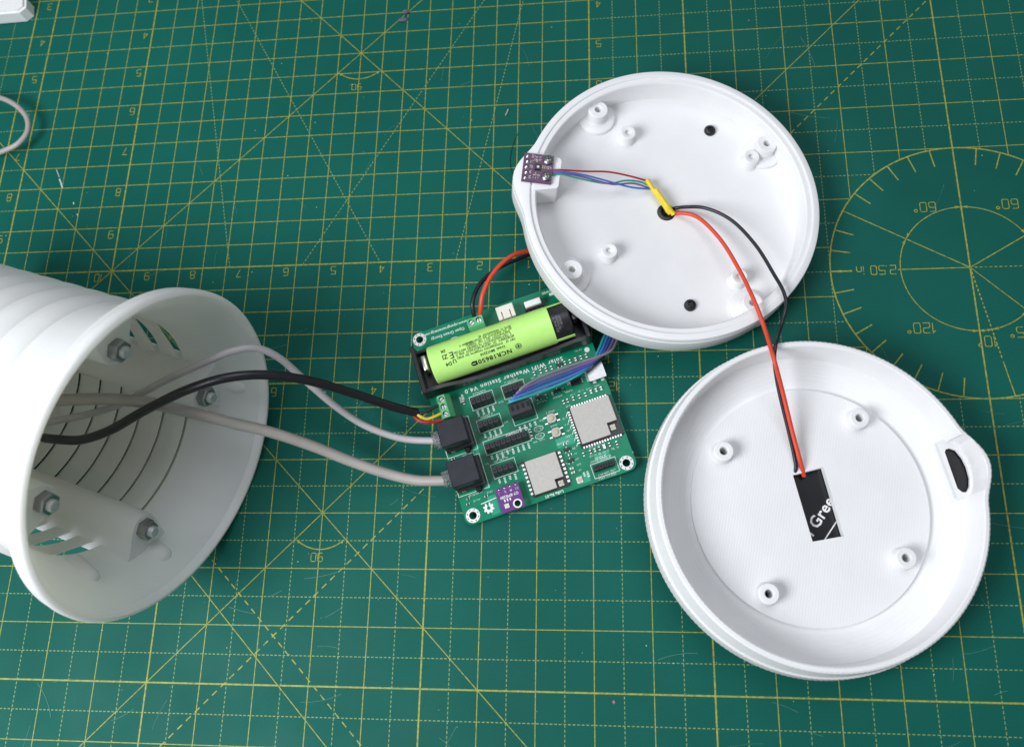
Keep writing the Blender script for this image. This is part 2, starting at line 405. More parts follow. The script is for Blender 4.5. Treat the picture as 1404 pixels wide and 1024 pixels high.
# small right-angle marks
for vx, vy in ((-5, -5), (-5, -15)):
    c0 = g(vx, vy); arc(solid, c0, 0.66 * IN, 228, 312, 0.5, Z6, 16)
    arrow(solid, (c0[0] + 0.66 * IN * math.cos(math.radians(226)), c0[1] + 0.66 * IN * math.sin(math.radians(226))), 132, Z6 + 0.01, 2.2, 1.3)
    arrow(solid, (c0[0] + 0.66 * IN * math.cos(math.radians(314)), c0[1] + 0.66 * IN * math.sin(math.radians(314))), 48, Z6 + 0.01, 2.2, 1.3)

GLY = {'0': [[(.1, 0), (.5, 0), (.6, .1), (.6, .9), (.5, 1), (.1, 1), (0, .9), (0, .1), (.1, 0)]],
       '1': [[(.12, .78), (.36, 1), (.36, 0)]],
       '2': [[(0, 1), (.5, 1), (.6, .9), (.6, .6), (.5, .5), (.1, .5), (0, .4), (0, 0), (.6, 0)]],
       '3': [[(0, 1), (.5, 1), (.6, .9), (.6, .6), (.52, .5), (.6, .4), (.6, .1), (.5, 0), (0, 0)], [(.15, .5), (.5, .5)]],
       '4': [[(.44, 0), (.44, 1)], [(.44, 1), (0, .32), (.62, .32)]],
       '5': [[(.6, 1), (0, 1), (0, .56), (.5, .56), (.6, .46), (.6, .1), (.5, 0), (0, 0)]],
       '6': [[(.55, 1), (.1, 1), (0, .9), (0, .1), (.1, 0), (.5, 0), (.6, .1), (.6, .46), (.5, .56), (.04, .56)]],
       '7': [[(0, 1), (.6, 1), (.2, 0)]],
       '8': [[(.1, .53), (.03, .62), (.03, .9), (.12, 1), (.48, 1), (.57, .9), (.57, .62), (.5, .53), (.1, .53)], [(.1, .5), (0, .4), (0, .1), (.1, 0), (.5, 0), (.6, .1), (.6, .4), (.5, .5), (.1, .5)]],
       '9': [[(.05, 0), (.5, 0), (.6, .1), (.6, .9), (.5, 1), (.1, 1), (0, .9), (0, .54), (.1, .44), (.56, .44)]],
       '.': [[(.1, 0), (.1, .12)]], 'i': [[(.1, 0), (.1, .62)], [(.1, .82), (.1, .95)]], 'n': [[(0, 0), (0, .62)], [(0, .5), (.12, .62), (.4, .62), (.5, .5), (.5, 0)]],
       ' ': [], 'o': [[(.05, .82), (.13, .74), (.25, .74), (.33, .82), (.33, .92), (.25, 1), (.13, 1), (.05, .92), (.05, .82)]]}
ADV = {'.': .3, 'i': .32, '1': .62, 'o': .5, ' ': .4}
def number(txt, x, y, h, w=0.42, rot=math.pi):
    mb = MB()
    tot = sum(ADV.get(c, .85) for c in txt) - .25; cx_ = -tot / 2; ca, sa = math.cos(rot), math.sin(rot); zz = 0
    for c in txt:
        for st in GLY[c]:
            P = [((cx_ + u) * h, (v - .5) * h) for u, v in st]; cl = len(P) > 3 and P[0] == P[-1]
            if cl: P = P[:-1]
            mb.strip([(x + u * ca - v * sa, y + u * sa + v * ca) for u, v in P], w, 0.18 + zz, cl); zz += 0.008
        cx_ += ADV.get(c, .85)
    mb.obj('printed_numeral', 'yellow', mat_o, 0, False)
for i in range(1, 11): number(str(i), *g(-i - 0.2 - (0.06 if i > 9 else 0), -10.145), 4.1)
for i in range(1, 7): number(str(i), *g(-i - 0.19, -12.67), 4.1)
for i in range(0, 10): number(str(i), *g(-10.16, -i - 0.16), 4.3)
for i in range(0, 13): number(str(i), *g(-12.7, -i - 0.17), 4.3)
for i in list(range(1, 7)) + [12]: number(str(i), *g(0.2 if i < 10 else 0.27, -i - 0.13), 4.1)
number('12', *g(0.42, -12.66), 4.1)
number('60o', *g(6.35, -9.24), 4.9); number('60o', *g(7.83, -9.24), 4.9)
number('120o', *g(6.02, -11.66), 4.9); number('10o', *g(7.13, -11.94), 4.9); number('35o', *g(7.72, -11.78), 4.9)
number('2.50 in', *g(5.32, -10.5), 4.4)
number('90.', *g(-5.06, -5.86), 3.6, 0.34); number('90.', *g(-5.06, -15.8), 3.8, 0.34)
solid.obj('solid_grid_lines', 'yellow', mat_o, 0, False); faint.obj('dashed_grid_lines', 'yellow_dim', mat_o, 0, False)
pro.obj('printed_protractor', 'yellow', mat_o, 0, False)
# wear: knife scratches, a chalky scuff and specks of dust
sc = MB()
for i in range(95):
    x, y = random.uniform(-270, 180), random.uniform(-190, 170); a = random.choice((random.uniform(-.5, .5), random.uniform(1.0, 2.0))); L = random.uniform(4, 22)
    bend = random.uniform(-.25, .25); pts = [(x + t * L * math.cos(a + bend * t), y + t * L * math.sin(a + bend * t)) for t in (0, .25, .5, .75, 1)]
    sc.strip(pts, random.uniform(0.07, 0.17), 0.2 + i * 0.0005)
so = sc.obj('knife_scratches', 'scratch', mat_o, 0, False); so['kind'] = 'stuff'
sp = MB()
for i in range(150):
    x, y = random.uniform(-330, 230), random.uniform(-180, 220); r = random.choice((0.12, 0.15, 0.18, 0.3))
    sp.add([(x + r * random.uniform(.6, 1.2) * math.cos(t), y + r * random.uniform(.6, 1.2) * math.sin(t), 0.26) for t in (0, 1.2, 2.5, 3.8, 5.0)], [(0, 1, 2, 3, 4)])
sp.strip([(-294.5, 107.5), (-292.8, 104.2), (-291.6, 101.6)], 0.8, 0.25); sp.strip([(-297.5, 113.5), (-296.0, 110.8), (-294.8, 108.6)], 0.35, 0.25)
sp.strip([(-283.5, 92.6), (-282.9, 91.3)], 0.7, 0.25); sp.strip([(-280.0, 85.4), (-279.4, 84.4)], 0.6, 0.25)
so = sp.obj('dust_specks', 'chalk', mat_o, 0, False); so['kind'] = 'stuff'

# ------------------------------------------------------------------ louvred housing lying on its side
AZ, EL = math.radians(-17.82), math.radians(6.955)
tn = Vector((math.cos(EL) * math.cos(AZ), math.cos(EL) * math.sin(AZ), math.sin(EL)))
te1 = Vector((-math.sin(AZ), math.cos(AZ), 0)); te2 = tn.cross(te1)
tube = thing('sensor_housing', 'white ribbed louvred tube lying on its side with flared open mouth', 'housing', frame((-171.88, -62.12, 69.0), te1, te2, tn))
# local z points out of the mouth; depth L into the tube is -z
prof = [(52, 33), (52.6, 29), (54.5, 23), (58.2, 14.5), (62.6, 6.6), (64.6, 4.2), (65.4, 3.6), (65.8, 1.6), (66.4, 0.5), (67.4, 0), (68.7, 0.35), (69.5, 1.4), (69.5, 3.2),
        (68.6, 4.3), (68.5, 5.2), (69.0, 6.0), (68.9, 7.4), (67.6, 8.6), (62.5, 12.4), (59.4, 17), (57.9, 23), (57.3, 30), (56.3, 37.6)]
flange = MB().lathe([(r, -L) for r, L in prof], 128).obj('flared_mouth', 'tube', tube, 40)
PITCH = 13.4
ring_mb = MB()
L0, L1 = 33 + 1.5, 33 + PITCH
rp = [(52, L1), (52, L0), (56.2, L0 + 4.6)]
rp += [(56.2 + 1.5 * math.sin(math.pi * t / 7), L0 + 4.6 + (L1 - L0) * t / 7) for t in range(1, 7)] + [(56.2, L1 + 4.6)]
ring_mb.lathe([(r, -L) for r, L in rp], 180)
def wide(phi):                                            # the side slots are wider than the lower ones
    for a0, a1 in ((-36, -2), (-172, -138)):
        if a0 < phi < a1: return 3.4 * math.sin(math.pi * (phi - a0) / (a1 - a0)) ** 0.7
    return 0.0
nv = len(rp)
for vi in range(len(ring_mb.v)):
    x_, y_, z_ = ring_mb.v[vi]
    wd = wide(math.degrees(math.atan2(y_, x_))); iv = vi % nv
    if iv == 1: ring_mb.v[vi] = (x_, y_, z_ - wd)
    elif iv >= 2: ring_mb.v[vi] = (x_, y_, z_ - 1.65 * wd * (nv - 1 - iv) / (nv - 3))
ring_me = ring_mb.mesh('louvre_ring', 'tube', 50)
for i in range(9):
    o = bpy.data.objects.new('louvre_ring', ring_me); link(o, tube); o.location = (0, 0, -PITCH * i * S)
MB().cyl((0, 0), 57, -(33 + PITCH * 9 + 12), -(33 + PITCH * 9 + 1.2), 96).obj('end_plate', 'tube', tube)
# pillars with tie rods and nuts
pp = [(-13.5, 0), (-10.5, -4.5), (-8.6, -9.5), (-6.6, -13), (-3.6, -15.4), (0, -16.2), (3.6, -15.4), (6.6, -13), (8.6, -9.5), (10.5, -4.5), (13.5, 0)]
pil = MB(); secs = [(18.6, 56.6), (19.6, 57.0), (24, 56.0), (31, 54.2), (36, 54.0), (150, 54.0)]; npp = len(pp); vv = []
for L, ro in secs:
    sc_ = 1.0 if L > 20 else (0.97 if L > 19 else 0.88)
    for t, dr in pp: vv.append((t * sc_, ro + dr * (1 + (ro - 54) / 16.2) , -L))
ff = [(i * npp + k2, i * npp + (k2 + 1) % npp, (i + 1) * npp + (k2 + 1) % npp, (i + 1) * npp + k2) for i in range(len(secs) - 1) for k2 in range(npp)]
ff += [tuple(range(npp)), tuple((len(secs) - 1) * npp + i for i in range(npp))]
pil_me = pil.add(vv, ff).mesh('pillar', 'tube', 32)
nut_me = MB().lathe([(2.6, -19.1), (4.75, -19.1), (4.75, -15.1), (4.2, -14.4), (2.9, -14.4), (2.6, -14.8)], 6).mesh('hex_nut', 'steel', 25)
rod_me = MB().lathe([(0.01, -30), (2.5, -30), (2.5, -12.9), (2.1, -12.3), (0.01, -12.3)], 20, False).mesh('threaded_rod_end', 'rod', 35)
peg_me = MB().lathe([(0.01, -9.6), (1.6, -9.9), (3.0, -10.8), (3.9, -12.4), (5.6, -19), (7.0, -24), (0.01, -24)], 24).mesh('screw_boss', 'tube', 40)
for i in range(4):
    a = math.radians(45 + 90 * i)
    o = bpy.data.objects.new('pillar', pil_me); link(o, tube); o.rotation_euler = (0, 0, a - math.pi / 2)
    nu = bpy.data.objects.new('hex_nut', nut_me); link(nu, tube); nu.location = (44.5 * math.cos(a) * S, 44.5 * math.sin(a) * S, 0); nu.rotation_euler = (0, 0, 0.5 + i * 0.9)
    ro = bpy.data.objects.new('threaded_rod_end', rod_me); link(ro, nu)

for r_, ad, dz in ((62.5, -47, 1.5), (60.0, -132, 0), (57.5, -167, -6)):
    pg = bpy.data.objects.new('screw_boss', peg_me); link(pg, tube); a = math.radians(ad); pg.location = (r_ * math.cos(a) * S, r_ * math.sin(a) * S, dz * S)

# ------------------------------------------------------------------ shallow round lid propped on the battery holder
def lid_frame(c, x, y, n_, depth): return frame(Vector(c) - Vector(n_) * depth, x, y, n_)
A_C, A_X, A_Y, A_N = (39.5, 65.6, 29.0), (0.98634104, -0.00098828, -0.16471302), (0.0, 0.99998200, -0.00599989), (0.16471599, 0.00591794, 0.98632328)
HA = 17.0
lidA = thing('round_lid', 'shallow white round lid, tilted, with sensor ledge and two black screws inside', 'lid', lid_frame(A_C, A_X, A_Y, A_N, HA))
def bump_at(cdeg, amp, half):
    def f(th):
        d = (math.degrees(th) - cdeg + 180) % 360 - 180
        return amp * math.cos(math.pi / 2 * d / half) ** 2 if abs(d) < half else 0.0
    return f
pa = [(4.2, 0), (67.2, 0, 1), (69.0, 0.6, 1), (69.9, 2.2, 1), (69.9, 12.2, 1), (69.4, 12.7, 1), (69.4, 13.5, 1), (69.9, 14.0, 1), (69.9, 16.0, 1), (69.6, 16.7, 1), (68.9, 17.0, 1),
      (66.9, 17.0), (66.5, 16.75), (66.4, 16.25), (64.2, 16.1), (63.7, 15.7), (63.5, 15.2), (63.4, 4.2), (63.0, 3.0), (62.0, 2.5), (4.2, 2.5)]
MB().lathe(pa, 160, True, bumpf=bump_at(172.5, 5.4, 17)).obj('dish', 'white', lidA, 30)
led = MB().prism([(-65, 21.2), (-53.2, 19.3), (-52.2, 18.6), (-51.9, 17.4), (-53.3, 4.6), (-54.0, 3.5), (-55, 3.2), (-65, 1.8)], 2.2, 16.9)
led.obj('sensor_ledge', 'white', lidA)
boss_me = MB().lathe([(1.6, 11.2), (2.0, 11.5), (4.4, 11.5), (4.8, 11.2), (5.0, 5.6), (5.6, 4.9), (8.6, 4.6), (9.2, 4.2), (9.4, 2.3), (1.5, 2.3)], 28).mesh('screw_boss', 'white', 35)
post_me = MB().lathe([(1.5, 8.4), (1.8, 8.6), (3.5, 8.6), (3.8, 8.3), (4.1, 3.4), (4.8, 2.3), (1.5, 2.3)], 24).mesh('standoff', 'white', 35)
pit_me = MB().cyl((0, 0), 1.55, 3.0, 7.0, 16).mesh('hole_bottom', 'nylon', 30)
for x, y in ((-33.5, 50.2), (-46.3, -35.1), (49.0, 34.8), (36.7, -48.6)):
    o = bpy.data.objects.new('screw_boss', boss_me); link(o, lidA); o.location = (x * S, y * S, 0)
    q = bpy.data.objects.new('hole_bottom', pit_me); link(q, o)
for x, y in ((-18.5, 39.7), (-28.6, -23.7), (42.0, 28.9), (32.2, -34.5)):
    o = bpy.data.objects.new('standoff', post_me); link(o, lidA); o.location = (x * S, y * S, 0)
    q = bpy.data.objects.new('hole_bottom', pit_me); link(q, o)
scr = MB().lathe([(0.0, 3.4), (1.2, 3.4), (1.5, 4.3), (2.4, 4.05), (2.85, 3.4), (2.9, 2.4), (0.0, 2.4)], 28, False)
for a in (0.4, 0.4 + math.pi / 2): scr.box(-1.5, 1.5, -0.28, 0.28, 3.3, 3.75, 0, a)
scr_me = scr.mesh('black_screw', 'black', 35)
for x, y, a in ((23.5, 45.9, 0.2), (9.6, -47.7, 0.7)):
    o = bpy.data.objects.new('black_screw', scr_me); link(o, lidA); o.location = (x * S, y * S, 0); o.rotation_euler = (0, 0, a)
gr = MB().lathe([(2.6, 2.7), (4.15, 2.7), (4.4, 2.6), (4.4, 2.3), (4.1, 0.5), (2.6, 0.5)], 28).cyl((0, 0), 2.7, 0.6, 1.2, 20)
gr.obj('hole_fill', 'black', lidA)  # black ring and disc filling the centre hole

# ------------------------------------------------------------------ deep round lid with cut-out window
B_C, B_X, B_Y, B_N = (95.6, -73.8, 30.0), (0.99367706, -0.00145946, -0.11226653), (0.0, 0.99991551, -0.0129989), (0.11227602, 0.01291671, 0.9935931)
HB = 22.0
lidB = thing('round_lid', 'deeper white round lid with rectangular window and eye-shaped slot at its bulge', 'lid', lid_frame(B_C, B_X, B_Y, B_N, HB))
pb = [(47.5, 0.0), (68.5, 0, 1), (70.4, 0.9, 1), (71.0, 2.4, 1), (70.3, 9.0, 1), (69.6, 9.6, 1), (69.3, 10.4, 1), (68.3, 20.6, 1), (68.0, 21.5, 1), (67.4, 22.0, 1), (66.1, 22.0, 1), (65.6, 21.6, 1), (65.4, 20.8, 1),
      (65.1, 8.0, .9), (64.6, 6.7, .85), (63.4, 5.9, .7), (58, 3.9, .2), (52.5, 2.2), (47.5, 1.9)]
bB = bump_at(13.4, 4.9, 15)
dishB = MB().lathe(pb, 400, True, bumpf=lambda th: bB(th) + (0.16 if int(round(th * 200 / math.pi)) % 2 else 0.0))
WIN = [(-6.3, 12.4), (7.3, 16.2), (13.3, -13.2), (-0.2, -15.8)]
pts = [(50.8 * math.cos(2 * math.pi * i / 128), 50.8 * math.sin(2 * math.pi * i / 128)) for i in range(128)]
PB = ((-36.8, 21.4), (23.1, 37.0), (36.3, -22.4), (-21.5, -37.8))
disc = cut(MB().prism(pts, 0.4, 4.3), [MB().prism(WIN, -3, 9)] + [MB().cyl(p, 1.75, -3, 9, 16) for p in PB])
disc.obj('raised_plate', 'white_top', lidB, 30)
bp_me = MB().lathe([(1.75, 10.0), (2.1, 10.3), (3.9, 10.3), (4.3, 9.9), (4.6, 4.8), (5.4, 3.9), (1.75, 3.9)], 28).mesh('standoff', 'white', 35)
for x, y in PB:
    o = bpy.data.objects.new('standoff', bp_me); link(o, lidB); o.location = (x * S, y * S, 0)
slot = [(58.9, 22.8), (59.5, 24.1), (61.4, 24.6), (63.9, 23.7), (66.1, 20.4), (67.5, 16.4), (68.1, 11.6), (67.5, 7.9), (65.9, 5.6), (64.0, 5.6), (62.2, 7.2)]
LEDGE = [(54.4, 26.9), (62.1, 29.3), (66.0, 27.0), (69.0, 20.5), (70.4, 14.5), (70.0, 8.5), (68.4, 4.0), (60.2, 2.0)]
pocket = [(56.6, 25.2), (62.0, 26.9), (65.0, 25.4), (68.0, 20.0), (69.3, 14.5), (69.0, 8.9), (67.6, 4.9), (61.3, 3.6)]
lb = cut(MB().prism(LEDGE, 0.6, 8.2), [MB().prism(slot, -4, 30), MB().prism(pocket, -4, 7.0)])
lb.obj('slotted_ledge', 'white', lidB, 30)
inner = [(55.6, 25.9), (62.0, 27.9), (65.0, 26.0), (68.0, 20.2), (69.2, 14.5), (68.9, 8.9), (67.4, 4.6), (60.9, 3.2)]
cut(dishB, [MB().prism(inner, -4, 40)]).obj('dish', 'white', lidB, 28)
f2 = MB()
for (p_, q_, w) in (((54.8, 26.5), (62.0, 28.7), 0.8), ((54.9, 25.8), (60.3, 2.9), 0.7), ((60.6, 2.5), (68.0, 4.2), 0.8)):
    P_, Q_ = Vector(p_), Vector(q_); d = (Q_ - P_).normalized(); nn = Vector((-d.y, d.x)) * w / 2
    f2.prism([tuple(P_ + nn), tuple(P_ - nn), tuple(Q_ - nn), tuple(Q_ + nn)], 8.0, 8.7)
f2.obj('raised_edge', 'white', lidB)
# black solar panel fixed under that lid, its printed back showing through the openings
panel = MB().prism([(-50, -42), (-42, -50), (42, -50), (56, -34), (69.5, 2), (69.5, 27), (50, 42), (42, 50), (-42, 50), (-50, 42)], -2.6, -0.35).obj('solar_panel', 'label_black', lidB, 30, label='black solar panel back with white lettering seen through the window')
MB().prism([(58.0, 24.6), (62.0, 26.0), (64.6, 24.8), (67.4, 19.8), (68.7, 14.5), (68.4, 9.0), (67.2, 5.4), (61.8, 4.2)], -0.3, 6.2).obj('slot_backing', 'label_black', panel, 30)  # black block added under the slot so it shows fully dark
pr = MB(); gl = MB()
ang = math.radians(54.5)
geo = text_geo('n Gree', 7.0, bold=0.12, space=1.05)
place_text(pr, geo, 4.6, -5.2, -0.28, ang)
pr.obj('lettering', 'white_print', panel, 0)
gl.strip([(3.0, -18.9), (16.5, -0.7)], 0.5, -0.27)
gl.obj('printed_line', 'white_print', panel, 0)

# ------------------------------------------------------------------ measured cable runs (mm)
CABLE_BLACK = [(-243.4,-49.1,46.0), (-236.6,-50.2,48.0), (-222.4,-51.3,51.0), (-205.7,-48.6,57.0), (-186.4,-41.5,64.0), (-164.9,-34.2,70.0), (-149.4,-29.7,70.0), (-136.2,-26.9,64.0), (-121.3,-26.1,52.0), (-106.5,-27.6,36.0), (-90.3,-30.5,20.0), (-80.9,-31.7,13.0)]
CABLE_THICK = [(-233.4,-35.6,60.0), (-223.2,-35.4,60.0), (-206.2,-35.4,60.0), (-190.3,-36.7,58.0), (-172.3,-39.9,53.0), (-155.5,-43.2,45.0), (-142.1,-45.2,36.0), (-124.8,-49.9,26.0), (-109.8,-55.1,18.0), (-93.7,-60.0,13.0), (-80.4,-62.8,11.0), (-70.2,-63.1,11.0), (-65.4,-63.0,11.0)]
CABLE_THIN = [(-246.1,-41.9,44.0), (-237.9,-41.1,46.0), (-223.6,-38.8,47.0), (-209.7,-35.2,48.0), (-198.9,-30.9,50.0), (-182.9,-25.8,56.0), (-164.0,-20.3,62.0), (-151.4,-15.3,62.0), (-143.5,-12.9,58.0), (-136.5,-14.5,50.0), (-126.6,-22.7,38.0), (-116.1,-31.3,26.0), (-104.5,-38.3,17.0), (-88.1,-43.5,12.0), (-73.8,-44.5,11.0), (-69.6,-44.4,11.0)]
CORE_BLACK = [(-82.3,-31.3,13.0), (-78.1,-31.8,13.0), (-74.2,-29.6,12.5), (-69.7,-27.2,11.0)]
CORE_YELLOW = [(-82.3,-31.0,13.0), (-79.5,-33.4,14.0), (-76.2,-34.6,13.0), (-72.7,-33.3,12.0), (-69.0,-30.9,10.5)]
CORE_RED = [(-82.9,-32.4,13.0), (-80.2,-35.3,13.5), (-76.5,-36.3,13.0), (-72.7,-35.6,11.5), (-68.2,-34.3,10.0)]
WIRE_RED_T = [(-52.9,16.0,11.0), (-52.1,17.8,15.0), (-50.6,24.1,19.0), (-46.1,35.2,18.0), (-37.6,45.8,14.0), (-28.3,50.7,9.0), (-17.8,54.0,5.0), (-7.1,57.7,3.0)]
WIRE_BLACK_T = [(-55.5,14.9,11.0), (-55.6,16.4,14.0), (-55.7,21.3,17.0), (-53.2,30.6,15.0), (-45.1,41.6,9.0), (-33.8,48.7,5.0), (-25.3,52.4,3.0), (-9.0,53.1,2.0)]
SENSOR_RED = [(-16.7,77.7,39.1), (-11.6,78.1,38.3), (-1.5,78.8,34.8), (10.3,80.6,29.7), (20.6,80.3,25.0), (29.3,79.8,20.0)]
SENSOR_BLUE = [(-16.7,76.9,39.1), (-11.6,77.4,38.0), (-1.6,77.4,33.8), (10.2,76.6,27.7), (20.6,75.5,23.0), (32.1,76.1,18.5)]
SENSOR_PURPLE = [(-16.7,76.2,38.9), (-11.7,76.9,37.7), (-1.6,76.8,32.8), (11.9,75.7,26.4), (22.3,78.1,21.7), (32.4,75.6,18.0)]
SENSOR_GREEN = [(-16.7,75.6,38.7), (-11.7,76.2,37.5), (-5.0,76.0,33.8), (10.1,76.0,26.7), (18.2,79.0,23.4), (25.1,79.3,20.7), (31.7,77.1,18.1)]
SLEEVE_A = [(28.3,80.3,20.6), (31.7,74.7,19.6), (35.6,68.8,18.0), (39.0,64.2,15.9)]
SLEEVE_B = [(32.3,75.0,20.5), (36.3,68.8,19.4), (40.7,63.7,16.1)]
LINK_RED = [(39.2,65.8,11.8), (41.1,64.6,15.0), (45.2,63.7,16.9), (51.1,60.9,18.5), (60.6,49.0,20.5), (68.4,32.3,22.8), (74.4,13.6,26.5), (77.9,0.6,27.0), (79.5,-15.4,35.1), (83.0,-26.4,27.8), (87.6,-44.8,19.5), (90.8,-56.7,14.7), (92.5,-61.4,10.1)]
LINK_BLACK = [(39.3,68.2,11.8), (41.2,67.2,15.5), (46.4,67.0,16.7), (54.9,65.7,17.8), (66.3,58.6,19.5), (76.9,44.3,21.4), (84.1,28.3,23.3), (87.7,18.4,24.8), (88.2,12.1,24.7), (85.6,3.6,22.7), (81.0,-8.4,33.3), (80.1,-14.7,32.5), (81.7,-25.5,26.9), (85.9,-43.1,19.1), (88.2,-53.6,15.0), (88.8,-58.9,13.0), (87.0,-62.3,10.2)]
RIBBON_TEAL = [(-37.5,-28.8,17.0), (-36.1,-28.9,20.0), (-22.4,-23.5,17.0), (-8.3,-16.5,14.0), (-0.2,-9.9,12.0), (3.5,-2.3,10.0), (6.6,5.9,8.0), (10.4,15.3,6.0)]
RIBBON_BLUE = [(-36.1,-28.1,17.0), (-35.3,-27.7,20.5), (-22.3,-21.9,18.0), (-7.9,-15.1,14.6), (1.1,-9.0,12.4), (5.2,-2.1,10.4), (8.3,6.2,8.0), (12.2,15.2,6.0)]
RIBBON_NAVY = [(-34.8,-27.5,17.0), (-34.3,-26.5,21.0), (-22.3,-20.4,18.8), (-7.8,-13.7,15.2), (2.2,-8.1,12.8), (6.7,-2.2,10.8), (10.0,6.2,8.0), (13.9,15.2,6.0)]
RIBBON_VIOLET = [(-33.5,-26.8,17.0), (-32.9,-25.2,21.5), (-22.2,-18.8,19.4), (-8.5,-12.5,15.8), (2.9,-7.2,13.2), (8.3,-2.4,11.2), (11.7,6.1,8.0), (15.6,15.2,6.0)]
RIBBON_GREY = [(-32.1,-26.1,17.0), (-31.6,-24.0,22.0), (-22.5,-17.4,20.0), (-8.8,-11.1,16.4), (3.6,-6.2,13.6), (9.8,-2.6,11.6), (13.4,6.1,8.0), (17.4,15.1,6.0)]
LOOP = [(-352.1,161.7,5.0), (-339.1,158.0,8.0), (-329.5,154.3,9.0), (-320.2,148.0,9.0), (-314.3,140.6,9.0), (-313.1,132.6,9.0), (-317.0,125.9,9.0), (-324.5,122.8,8.0), (-332.8,121.0,7.0), (-347.6,121.1,5.0)]

# ------------------------------------------------------------------ circuit board
PA = math.radians(18.7463)
PO = (-54.318, -77.979, 0.0)
pcb = thing('circuit_board', 'green weather station circuit board with black battery holder and two silver modules', 'circuit board',
            frame(PO, (math.cos(PA), math.sin(PA), 0), (-math.sin(PA), math.cos(PA), 0), (0, 0, 1)))
def P(x, y, z):                                          # board coordinates -> world mm
    return (PO[0] + x * math.cos(PA) - y * math.sin(PA), PO[1] + x * math.sin(PA) + y * math.cos(PA), z)
T = 5.0                                                   # top of the board
def rrect(x0, x1, y0, y1, r, n=6):
    out = []
    for cx_, cy_, a0 in ((x1 - r, y1 - r, 0), (x0 + r, y1 - r, 90), (x0 + r, y0 + r, 180), (x1 - r, y0 + r, 270)):
        out += [(cx_ + r * math.cos(math.radians(a0 + 90 * i / n)), cy_ + r * math.sin(math.radians(a0 + 90 * i / n))) for i in range(n + 1)]
    return out
HOLES = ((0, 0), (73.8, 0), (-0.4, 89.8), (73.8, 89.8))
bd = cut(MB().prism(rrect(-4.1, 78.2, -3.9, 93.4, 3.6), T - 1.6, T), [MB().cyl(h, 1.75, 0, 9, 24) for h in HOLES])
bd.obj('board', 'pcb', pcb, 30)
ring = MB().lathe([(1.8, T + 0.05), (3.3, T + 0.05), (3.3, T - 0.2), (1.8, T - 0.2)], 32)
rme = ring.mesh('plated_hole_ring', 'tin', 30)
dots = MB()
for i in range(8): dots.cyl((2.65 * math.cos(i * math.pi / 4 + .3), 2.65 * math.sin(i * math.pi / 4 + .3)), 0.3, T, T + 0.08, 8)
dme = dots.mesh('via_dots', 'near_black', 0)  # near-black discs paint the shade inside the vias
foot = MB().cyl((0, 0), 2.4, 0.0, T - 1.62, 6)
for x, y in HOLES:
    o = bpy.data.objects.new('plated_hole_ring', rme); link(o, pcb); o.location = (x * S, y * S, 0)
    q = bpy.data.objects.new('via_dots', dme); link(q, o)
pins_under = MB()
for x in range(2, 76, 6):
    for y in (4, 26, 48, 70, 88): pins_under.cyl((x + (y % 5), y), 0.5, 0.0, T - 1.5, 6)
o = pins_under.obj('solder_joints_underneath', 'solder', pcb); o['kind'] = 'stuff'

# copper traces under the mask, silkscreen frames, pin labels
tr = MB(); th_ = MB(); zt = T + 0.012
def trace(pts, w=0.28, hi=False):
    global zt
    (th_ if hi else tr).strip(pts, w, zt); zt += 0.0006
for i in range(6): trace([(12.4 + i * .55, 8 + i), (12.4 + i * .55, 44 - i * .5), (15.5 + i * .55, 46.8 - i * .5), (40 + i * 2, 46.3 - i * .55)])
for i in range(7): trace([(17 + i * .5, 30.5 + i * .55), (34 + i * .3, 30.5 + i * .55), (38 + i, 34 + i * .6), (43, 34.4 + i * .6)])
for i in range(5): trace([(26.2 + i * .6, 13 + i * .8), (28 + i * .6, 17.2 + i * .6), (36 + i * .5, 17.3 + i * .6), (39 + i * .5, 20 + i * .6), (47, 20.4 + i * .4)])
for i in range(4): trace([(44 + i * .5, 31 - i), (46 + i * .5, 34.6 + i * .3), (55, 34.6 + i * .5)])
for i in range(4): trace([(70.2 + i * .5, 4.6 + i), (73.4 + i * .5, 8.4 + i), (75.6 + i * .4, 12.0)])
for i in range(6): trace([(7 + i * 1.5, 58.3 + .1 * i), (60 + i, 58.4 + .05 * i)] if i < 1 else [(9.5, 53.6 - i * .5), (12, 54.6 - i * .5), (44, 54.4 - i * .5)])
for i in range(3): trace([(20 + i, 81.4), (24 + i * .5, 85.5 + i)], 0.35)
for i in range(5): trace([(27 + i * .5, 44 - i * .2), (29.5, 41.5 - i), (29.5 + .2 * i, 35 - i), (27.5, 32.6 - i * .4)])
for (a, b_) in (((9.8, 9.5), (11.2, 30)), ((46.5, 16.5), (55.0, 21.0)), ((50, -2.5), (56, 1.5)), ((8.5, -2.8), (12.6, 6.0)), ((61, 4.2), (68, 8))):
    x0, y0 = a; x1, y1 = b_; th_.add([(x0, y0, zt), (x1, y0, zt), (x1, y1, zt), (x0, y1, zt)], [(0, 1, 2, 3)]); zt += .0006
tr.obj('copper_traces', 'trace', pcb, 0)['kind'] = 'stuff'; th_.obj('copper_pours', 'trace_hi', pcb, 0)['kind'] = 'stuff'
sk = MB(); ZS = T + 0.04
